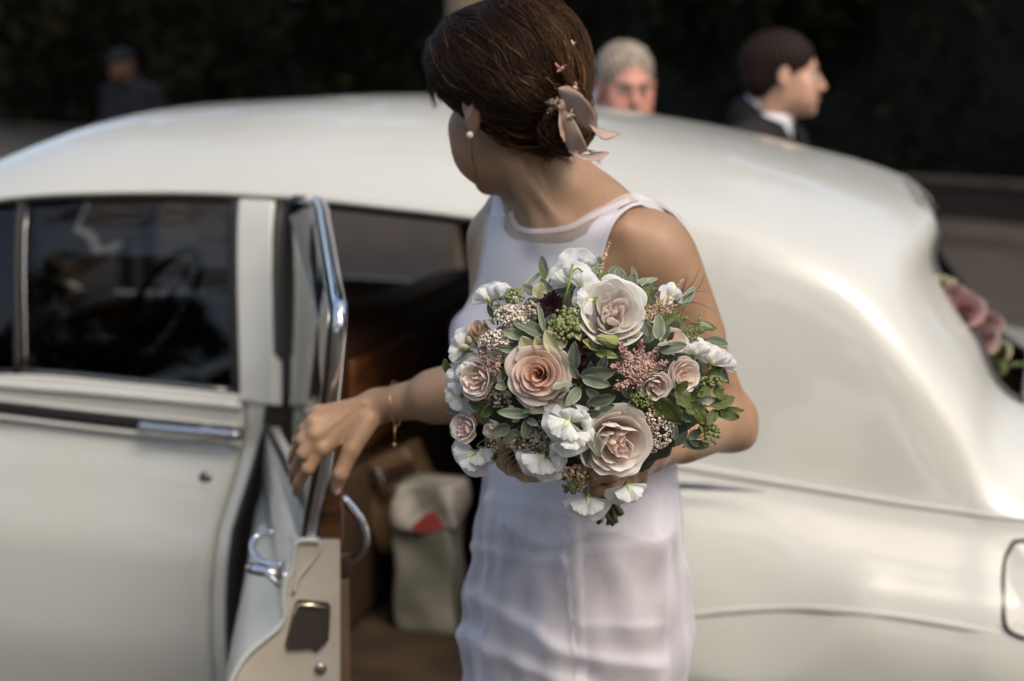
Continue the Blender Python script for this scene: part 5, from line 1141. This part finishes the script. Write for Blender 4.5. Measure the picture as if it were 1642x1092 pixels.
for a in [(784, 472, 23, 105, (-.3, -1, .3), .004), (808, 470, 18, 60, (-.1, -1, .4), .0), (908, 444, 27, 110, (-.2, -1, .2), .006), (938, 452, 24, 60, (.2, -1, .2), .010), (925, 420, 22, 95, (.1, -1, -.1), -.002), (938, 486, 22, 200, (-.2, -1, .2), .008),
          (738, 556, 25, 160, (-.5, -1, .1), .0), (733, 612, 22, 200, (-.7, -1, 0), -.006), (733, 640, 22, 215, (-.7, -1, 0), -.006), (750, 590, 18, 120, (-.4, -1, .2), .004),
          (750, 734, 27, 215, (-.35, -1, .1), .008), (778, 730, 22, -60, (-.2, -1, -.1), -.004), (866, 745, 29, 250, (-.2, -1, .1), .022), (903, 688, 28, 235, (-.2, -1, .1), .030), (922, 708, 24, -70, (.2, -1, .2), .034), (915, 664, 20, 70, (.1, -1, .2), .022), (892, 730, 18, 10, (0, -1, .2), .018),
          (942, 812, 27, 268, (0, -1, .15), .02), (1006, 790, 24, 275, (.3, -1, 0), .02), (1114, 558, 21, 80, (.3, -1, .2), -.002), (1141, 572, 23, 70, (.4, -1, .1), -.002), (1163, 580, 19, 50, (.5, -1, 0), -.008), (938, 672, 16, 20, (.2, -1, .2), .02), (1078, 470, 15, 60, (.3, -1, .4), -.006)]:
    pea(*a[:4], axis=a[4], lift=a[5], seed=a[1])
q = MB(); q.tube(catmull([BP(902, 492, .0), BP(908, 470, .022), BP(915, 445, .034), BP(918, 424, .034)], 14), .0013, 7); q.tube(catmull([BP(917, 436, .033), BP(926, 430, .034), BP(934, 436, .032)], 8), .0011, 6); q.build('stem', m_stem2, bq)
# clusters of tiny flowers
def cluster(name, px, py, rx, ry, n, r, m, lift=.008, stalk=None, jit=.6, seed=1, elong=0):
    rg = random.Random(seed+px); q = MB()
    for i in range(n):
        a = rg.uniform(0, 6.28); rr = math.sqrt(rg.random()); x, y = px+rx*rr*math.cos(a), py+ry*rr*math.sin(a); c = BP(x, y, lift+.008*math.sqrt(1-rr*rr)+rg.uniform(-.003, .002)); s = r*rg.uniform(.65, 1.15)
        q.ball(c, (s, s, s) if not elong else (s, s, s*1.5), 6, 4)
        if stalk is not None: q.tube([c, c+(BP(px, py, lift-.02)-c)*.5], [.00035, .0005], 4, 1)
    o = q.build(name, [m, m_stem2], bq); o['kind'] = 'stuff'; return o
cluster('rice_flower', 822, 507, 30, 19, 210, .0016, m_rice, .006); cluster('rice_flower', 793, 545, 24, 17, 150, .0015, m_rice, .008); cluster('rice_flower', 853, 497, 16, 14, 60, .0019, m_rice2, .008)
cluster('rice_flower', 1057, 683, 24, 36, 230, .0015, m_rice, .0); cluster('rice_flower', 1045, 712, 16, 14, 60, .0014, m_rice, -.004); cluster('rice_flower', 848, 712, 38, 20, 170, .0021, m_rice2, .004); cluster('rice_flower', 870, 690, 22, 14, 80, .002, m_rice2, .006)
cluster('rice_flower', 800, 640, 20, 14, 70, .0018, m_rice2, .0); cluster('rice_flower', 795, 712, 12, 12, 40, .0014, m_ast2, .002)
cluster('berry_cluster', 904, 522, 27, 24, 85, .0028, m_berry, .010, 1); cluster('berry_cluster', 912, 500, 22, 10, 30, .0022, m_berry, .010, 1); cluster('berry_cluster', 824, 474, 16, 12, 46, .0022, m_berry, .006, 1); cluster('berry_cluster', 1137, 697, 18, 18, 56, .0024, m_berry, -.012, 1); cluster('berry_cluster', 1142, 612, 24, 9, 60, .0018, m_berry, -.008, 1)
cluster('berry_cluster', 1030, 640, 24, 14, 80, .0016, m_berry, .002, 1); cluster('berry_cluster', 925, 762, 30, 16, 110, .0018, m_ast2, .012, 1); cluster('berry_cluster', 918, 782, 18, 10, 50, .0016, m_berry, .012, 1)
def plume(p0, p1, wpx, n, m, lift=.01, r=.0013, lift2=None, seed=0):
    rg = random.Random(seed+p0[0]+p1[1]); q = MB(); l2 = lift if lift2 is None else lift2
    for i in range(n):
        t = rg.random()**.9; w_ = wpx*(1-t)**.7+1.2; x = p0[0]+(p1[0]-p0[0])*t+rg.gauss(0, w_*.5); y = p0[1]+(p1[1]-p0[1])*t+rg.gauss(0, w_*.5); c = BP(x, y, lift+(l2-lift)*t+rg.uniform(-.003, .004)); s = r*rg.uniform(.6, 1.2)
        d = norm([rg.gauss(0, 1), -.4+rg.gauss(0, .6), rg.gauss(0, 1)]); q.tube([c-d*s, c, c+d*s*1.3], [s*.3, s*.75, s*.15], 5)
    q.tube([BP(*p0, lift-.006), BP(*p1, l2)], [.0008, .0003], 4, 1); o = q.build('astilbe', [m, m_stem2], bq); o['kind'] = 'stuff'; return o
for p0, p1, w_, n in [((1022, 605), (992, 548), 12, 130), ((1022, 605), (1028, 545), 13, 150), ((1022, 605), (1055, 558), 12, 130), ((1020, 605), (982, 585), 12, 120), ((1025, 610), (985, 622), 12, 110), ((1025, 600), (1070, 580), 10, 90), ((1015, 590), (1005, 565), 16, 140), ((1030, 590), (1040, 570), 14, 120)]: plume(p0, p1, w_, n, m_ast, .014, .0017)
for p0, p1, w_, n in [((785, 590), (770, 562), 10, 90), ((785, 590), (803, 570), 9, 80), ((790, 600), (800, 585), 8, 70)]: plume(p0, p1, w_, n, m_ast, .008, .0014)
for p0, p1, w_, n in [((960, 438), (978, 388), 4, 90), ((1040, 505), (1072, 470), 12, 140), ((1045, 515), (1030, 478), 10, 90), ((1060, 500), (1095, 448), 6, 90), ((1055, 505), (1085, 490), 10, 100), ((1040, 510), (1030, 500), 12, 80)]: plume(p0, p1, w_, n, m_ast2, .004, .0013, -.012)
for p0, p1, w_, n in [((1075, 510), (1108, 512), 7, 110), ((1095, 535), (1080, 488), 6, 80), ((1112, 545), (1122, 505), 5, 80), ((1112, 545), (1136, 560), 4, 70), ((1100, 530), (1130, 530), 8, 110), ((1115, 560), (1090, 520), 8, 90), ((1120, 630), (1152, 606), 7, 90), ((1085, 610), (1120, 625), 6, 60)]: plume(p0, p1, w_, n, m_berry, -.004, .0013, -.014)
# twigs
for pts in ([(1108, 640), (1130, 650), (1153, 655)], [(1100, 650), (1118, 676), (1136, 692)], [(1085, 478), (1110, 455), (1122, 430)], [(1080, 486), (1108, 470), (1135, 466)], [(1080, 492), (1115, 485), (1148, 500)], [(1090, 478), (1100, 450), (1100, 440)], [(1095, 672), (1108, 690), (1116, 684)], [(1095, 480), (1120, 462), (1130, 440)]):
    q = MB(); q.tube(catmull([BP(x, y, -.006) for x, y in pts], 10), np.linspace(.0007, .0002, 10), 5); q.build('twig', m_dstem, bq)
# stems under the hand
for i in range(13):
    a = i*2.4; r = .0035+.011*math.sqrt(i/13); dx, dy = r*math.cos(a), r*math.sin(a)
    top = P(950+rb.uniform(-12, 12), 735, 1.70); mid = P(968, 782, 1.700)+np.array([dx, dy, 0]); bot = P(rb.uniform(958, 1000), rb.uniform(822, 846), 1.70+dy)
    q = MB(); q.tube(catmull([top, mid, mid*.5+bot*.5+np.array([rb.uniform(-.002, .002), 0, 0]), bot], 14), rb.uniform(.0022, .0036), 8); q.build('stem', rb.choice([m_dstem, m_dstem, m_stem]), bq)
# ------------------------------------------------------------------ people beyond the car
m_suit = mat('dark_suit', (.004, .004, .005), .95); m_shirt = mat('white_shirt', (.62, .63, .70), .7); m_navy = mat('navy_jacket', (.006, .007, .012), .9); m_skin4 = skinmat('shaded_skin', (.11, .055, .03), (.14, .07, .04), False)  # tree shade on the passer-by is put into his dark skin colour
m_skin2 = skinmat('fair_skin', (.46, .27, .19), (.52, .31, .22), False); m_skin3 = skinmat('ruddy_skin', (.46, .21, .16), (.55, .27, .21), False)
m_h1 = mat('dark_brown_hair', (.022, .012, .009), .6); m_h2 = mat('grey_hair', (.26, .22, .17), .7); noise_mix(m_h2, (.14, .11, .08), (.34, .29, .23), 60, 3, vec=(1, 1, .3))
m_h1 = mat('short_dark_hair', (.014, .007, .005), .7); m_h1.node_tree.nodes['Principled BSDF'].inputs['Specular IOR Level'].default_value = .15
def man(label, hc, f, s, skin, hairm, suit, base, hair='short', face=True, sh=None, nz=.16, shirt=None):
    shirt = shirt or m_shirt
    A = basis(f); hdp, W = head(hc, A, s, True); ft = np.array([base[0], base[1], 0.]); t = thing('person', label, 'person', ft)
    ff = norm([f[0], f[1], 0]); sd = np.cross(UPZ, ff); sf = norm(sh) if sh is not None else ff; ss_ = np.cross(UPZ, sf)
    nb_ = np.array([base[0], base[1], hc[2]-nz*s]); hipz = hc[2]*.52
    its = [(hdp, .01), (cap(W(0, -.02, -.06), nb_, .056*s, .060*s), .03)]
    arms = []
    for sg in (-1, 1):
        sh_ = nb_+ss_*sg*.19-UPZ*.05; el = sh_+ss_*sg*.05-UPZ*.28+sf*.02; wr_ = el-UPZ*.25+sf*.06; hd = wr_-UPZ*.07
        its += [(cap(nb_-UPZ*.03, sh_, .035, .04), .03), (cap(sh_, el, .048, .04), .02), (cap(el, wr_, .038, .026), .02), (ell(hd, (.035, .02, .045), np.array([sf, ss_, UPZ])), .012)]
        for k in range(4): a = hd-UPZ*.035+sf*(.024-.016*k); its.append((cap(a, a-UPZ*(.055-.006*abs(k-1.3))+ss_*sg*-.01, .0085, .007), .004))
        its.append((cap(hd+sf*.025, hd+sf*.05-UPZ*.04, .011, .008), .006)); arms.append((sh_, el, wr_))
    ch = nb_-UPZ*.22
    its += [(ell(ch, (.17, .11, .24), np.array([ss_, sf, UPZ])), .04), (ell(np.array([ft[0], ft[1], hipz+.08]), (.16, .11, .16), np.array([ss_, sf, UPZ])), .05)]
    for sg in (-1, 1): hp = np.array([ft[0], ft[1], hipz])+ss_*sg*.09; kn_ = ft+ss_*sg*.1+UPZ*.5; its += [(cap(hp, kn_, .08, .055), .03), (cap(kn_, ft+ss_*sg*.1+UPZ*.09, .052, .035), .02), (cap(ft+ss_*sg*.1+UPZ*.06, ft+ss_*sg*.1+sf*.17+UPZ*.035, .042, .032), .02)]
    lo = np.array([ft[0]-.42, ft[1]-.42, -.01]); hi = np.array([ft[0]+.42, ft[1]+.42, hc[2]+.2]); V, Q = polygonize(group(its, .02), lo, hi, .0075); mesh('body', V, Q, skin, t)
    if face: face_parts(W, A, s, t, m_h1 if hair == 'short' else m_h2, mat('mans_lip', (.36, .16, .13), .5))
    # clothes: jacket and trousers follow the body
    cl = [(cap(sh_, el, .058, .052), .02) for sh_, el, _ in arms]+[(cap(el, wr_, .052, .042), .02) for _, el, wr_ in arms]+[(cap(nb_-UPZ*.03+ss_*sg*.03, nb_+ss_*sg*.19-UPZ*.05, .055, .060), .04) for sg in (-1, 1)]
    cl += [(ell(ch, (.19, .135, .25), np.array([ss_, sf, UPZ])), .04), (ell(np.array([ft[0], ft[1], hipz+.06]), (.185, .14, .24), np.array([ss_, sf, UPZ])), .05)]
    cl += [(cap(nb_-UPZ*.06, nb_+UPZ*.030-sf*.025, .120, .088), .03)]
    jk = carve(group(cl, .03), [cap(nb_-UPZ*.02, nb_+UPZ*.1, .068, .072), ell(nb_+sf*.10+UPZ*.02, (.055, .09, .17), np.array([ss_, sf, UPZ])), cap(nb_, nb_+UPZ*.2, .062, .075)], .01); V, Q = polygonize(jk, lo, hi, .010); mesh('jacket', V, Q, suit, t)
    tr_ = []
    for sg in (-1, 1): hp = np.array([ft[0], ft[1], hipz])+ss_*sg*.09; kn_ = ft+ss_*sg*.1+UPZ*.5; tr_ += [(cap(hp, kn_, .10, .075), .03), (cap(kn_, ft+ss_*sg*.1+UPZ*.12, .072, .06), .02)]
    V, Q = polygonize(group(tr_, .02), lo, hi, .014); mesh('trousers', V, Q, suit, t)
    for sg in (-1, 1):
        q = MB(); p0 = ft+ss_*sg*.1; q.tube(catmull([p0-sf*.07+UPZ*.05, p0+UPZ*.055, p0+sf*.1+UPZ*.045, p0+sf*.2+UPZ*.035], 10), [.03]+[.05]*8+[.02], 10, flat=(UPZ, .75)); q.build('shoe', m_rub, t)
    sp = carve(group([(ell(ch+sf*.012, (.15, .112, .22), np.array([ss_, sf, UPZ])), .02), (cap(nb_-UPZ*.02, nb_+UPZ*.055+(W(0, -.02, -.06)-nb_)*.25, .074*s, .066*s), .02)], .02), [cap(nb_+UPZ*.02+(W(0, -.02, -.06)-nb_)*.1, W(0, -.02, -.06), .060*s, .062*s)], .003)
    V, Q = polygonize(sp, lo, hi, .008); mesh('shirt', V, Q, shirt, t)
    # collar: a turned band round the neck, open at the throat
    q = MB(); G = []
    nd = norm(W(0, -.02, -.06)-nb_)
    for a in np.linspace(-2.9, 2.9, 33):
        dr = -sf*math.cos(a)+ss_*math.sin(a); fr_h = .5+.5*math.cos(a); G.append([nb_+dr*.080*s-UPZ*.005, nb_+dr*.077*s+nd*.022, nb_+dr*.069*s+nd*(.040+.018*fr_h), nb_+dr*.066*s+nd*(.038+.018*fr_h)])
    q.grid(np.array(G)); q.build('collar', shirt, t)
    # hair
    if hair == 'short':
        hp_ = carve(group([(ell(W(0, -.022, .028), np.array([.083, .106, .088])*s, A), .01), (ell(W(0, -.06, -.03), np.array([.068, .055, .06])*s, A), .03)], .02), [ell(W(0, .125, -.04), np.array([.085, .066, .115])*s, A)]+[ell(W(sg*.085, .03, -.06), np.array([.03, .055, .05])*s, A) for sg in (-1, 1)], .012)
    elif hair == 'receding':
        hp_ = carve(group([(ell(W(0, -.022, .028), np.array([.082, .102, .084])*s, A), .01), (ell(W(0, -.06, -.03), np.array([.068, .052, .055])*s, A), .03)], .02), [ell(W(0, .125, -.02), np.array([.078, .068, .098])*s, A)]+[ell(W(sg*.085, .03, -.06), np.array([.03, .055, .05])*s, A) for sg in (-1, 1)], .012)
    else:
        hp_ = group([(ell(W(0, -.005, .05), np.array([.086, .10, .062])*s, A), .01), (ell(W(0, .09, .045), np.array([.06, .05, .010])*s, A), .02)], .02)
    V, Q = polygonize(hp_, hc-.2, hc+.2, .005); V = V+.0025*np.sin(V[:, :1]*310+V[:, 2:]*90)*np.array([1, 1, 0]); mesh('hair' if hair != 'cap' else 'flat_cap', V, Q, hairm, t); return t
h2 = P(1258, 114, 4.70); man('young dark-haired man in a dark suit, seen in profile beyond the car roof', h2, (1, -.10, -.04), 1.05, m_skin2, m_h1, m_suit, (h2[0]-.045, h2[1]+.03), 'short', sh=(1, -.5, 0))
h1 = P(1004, 131, 4.72); man('grey-haired man with ruddy face just above the car roof beside the bride', h1, (.22, -1, -.22), 1.06, m_skin3, m_h2, m_suit, (h1[0]-.09, h1[1]+.10), 'receding', sh=(.3, -1, 0))
h3 = P(196, 103, 12.5); man('distant passer-by in a navy jacket and flat cap in front of the dark hedge', h3, (-.6, -.7, -.1), 1.05, m_skin4, m_navy, m_navy, (h3[0]+.05, h3[1]+.05), 'cap', False, sh=(-.3, -1, 0), shirt=m_navy)
# ------------------------------------------------------------------ things in and on the car
def soft(name, c, h, ax, m, bv, par, amp=.01, seed=1):
    bm = bmesh.new(); bmesh.ops.create_cube(bm, size=2); bmesh.ops.subdivide_edges(bm, edges=bm.edges[:], cuts=9, use_grid_fill=True); V = np.array([v.co[:] for v in bm.verts]); Fq = [[v.index for v in f.verts] for f in bm.faces]; bm.free()
    rg = np.random.default_rng(seed); ph = rg.uniform(0, 6, 6); r = np.linalg.norm(V, axis=1, keepdims=True); V = V*(1-bv)+V/r*bv*1.25
    W = c+(V*np.array(h))@np.array(ax); W += amp*np.c_[np.sin(W[:, 2]*40+ph[0]+W[:, 1]*30), np.sin(W[:, 0]*45+ph[1]+W[:, 2]*35), np.sin(W[:, 0]*30+ph[2])*.5]; return mesh(name, W, Fq, m, par)
AXC = np.array([EU, EV, [0, 0, 1.]])
m_bagw = mat('white_bag', (.42, .44, .38), .6); noise_mix(m_bagw, (.18, .185, .155), (.42, .40, .37), 9, 3, .40, .55); m_red = mat('red_print', (.22, .03, .025), .6); m_green = mat('sage_bag_side', (.12, .125, .095), .7); noise_mix(m_green, (.10, .105, .085), (.24, .235, .20), 6, 3)
bgc = P(688, 880, 3.26); bag = thing('carrier_bag', 'white and green carrier bag with a red print standing on the cabin floor', 'bag', (bgc[0], bgc[1], .45))
bgc[2] = .585; soft('bag_body', bgc, (.066, .05, .15), AXC, m_green, .12, bag, .004, 3); soft('bag_top', bgc+np.array([.005, -.01, .14]), (.070, .052, .050), AXC, m_bagw, .2, bag, .008, 4)
q = MB(); a, b = bgc+np.array([-.035, -.062, .10]), bgc+np.array([.04, -.062, .125]); q.add([a, a+np.array([.03, -.002, .028]), b+np.array([0, 0, .02]), b, b-np.array([.01, .0, .03]), a+np.array([.02, 0, -.012])], [(0, 1, 2, 3, 4, 5)]); solid(q.build('red_logo', m_red, bag, False), .002, 0)
#q = MB(); q.tube(catmull([bgc+np.array([-.04, -.03, .19]), bgc+np.array([-.02, -.03, .24]), bgc+np.array([.02, -.03, .24]), bgc+np.array([.045, -.03, .19])], 12), .004, 6); q.build('handle', m_bagw, bag)
cb = thing('leather_case', 'tan leather case with a dark strap and clasp lying behind the front seat', 'case', P(640, 860, 3.35))
cc = P(640, 795, 3.36); rot = np.array([norm([.9, -.25, .42]), norm([.25, 1, 0]), [0, 0, 1.]]); rot[2] = norm(np.cross(rot[0], rot[1])); soft('case_body', cc, (.082, .05, .10), rot, m_tan, .06, cb, .002, 6)
q = MB(); q.box(cc+rot[2]*.055-rot[1]*.052, (.085, .006, .014), rot); bevel(q.build('strap', m_brown, cb), .003); q = MB(); q.box(cc+rot[2]*.05-rot[1]*.062, (.010, .008, .034), rot); bevel(q.build('clasp', m_dchrome, cb), .003)
q = MB(); q.ball(cc-rot[0]*.095-rot[1]*.03+rot[2]*.0, (.03, .03, .035), 14, 10); q.tube([cc-rot[0]*.10+rot[2]*.03, cc-rot[0]*.06+rot[2]*.09, cc+rot[2]*.10], .008, 8); q.build('handle', m_rub, cb)
# flowers on the rear window ledge
fl = thing('window_flowers', 'pink roses and cream blooms resting on the black rear window', 'flowers', P(1560, 560, 2.98))
m_pinkr = petmat('pink_rose_petal', [(0, (.36, .16, .16)), (.5, (.48, .29, .29)), (1, (.58, .44, .42))], .15)
def lrose(px, py, Y, rr, m, ax, seed):
    fr3 = frame(np.array(ax, float)); cen = P(px, py, Y); q = MB()
    for i in range(22):
        f = i/21; G, A = petal_grid(cen, fr3, rr, i*2.399, 1.3-.4*f, .12+.85*f, .45-.4*f, .2*f, f, .04, 9, 7, .05, -.5, seed+i); q.grid(G, 0, A)
    subsurf(q.build('rose', m, fl))
for i, (px, py, r, m) in enumerate([(1545, 497, .042, m_pinkr), (1566, 543, .045, m_pinkr), (1530, 475, .03, m_pinkr), (1585, 520, .03, m_pinkr), (1512, 462, .030, m_creamp), (1602, 562, .026, m_creamp), (1558, 515, .032, m_pinkr), (1598, 590, .020, m_hell)]): lrose(px, py, 3.02+.01*i, r, m, (-.2+.1*(i % 3), -1, .5), i*31)
for i in range(26):
    p = P(1515+i*3.6+random.uniform(-12, 12), 475+i*4.6+random.uniform(-12, 12), 3.06); d = norm([random.gauss(0, 1), random.gauss(-.3, .5), random.gauss(.2, 1)]); n = norm(np.cross(d, [random.gauss(0, 1), 1, 0])); s = np.cross(d, n); q = MB()
    q.grid(np.array([[p+d*.045*v+s*u*.012*math.sin(math.pi*min(1, .05+v*.95))+n*.006*u*u for v in np.linspace(0, 1, 6)] for u in (-1, -.5, 0, .5, 1)]), 0, np.full((5, 6), .4)); q.build('leaf', m_grn, fl)
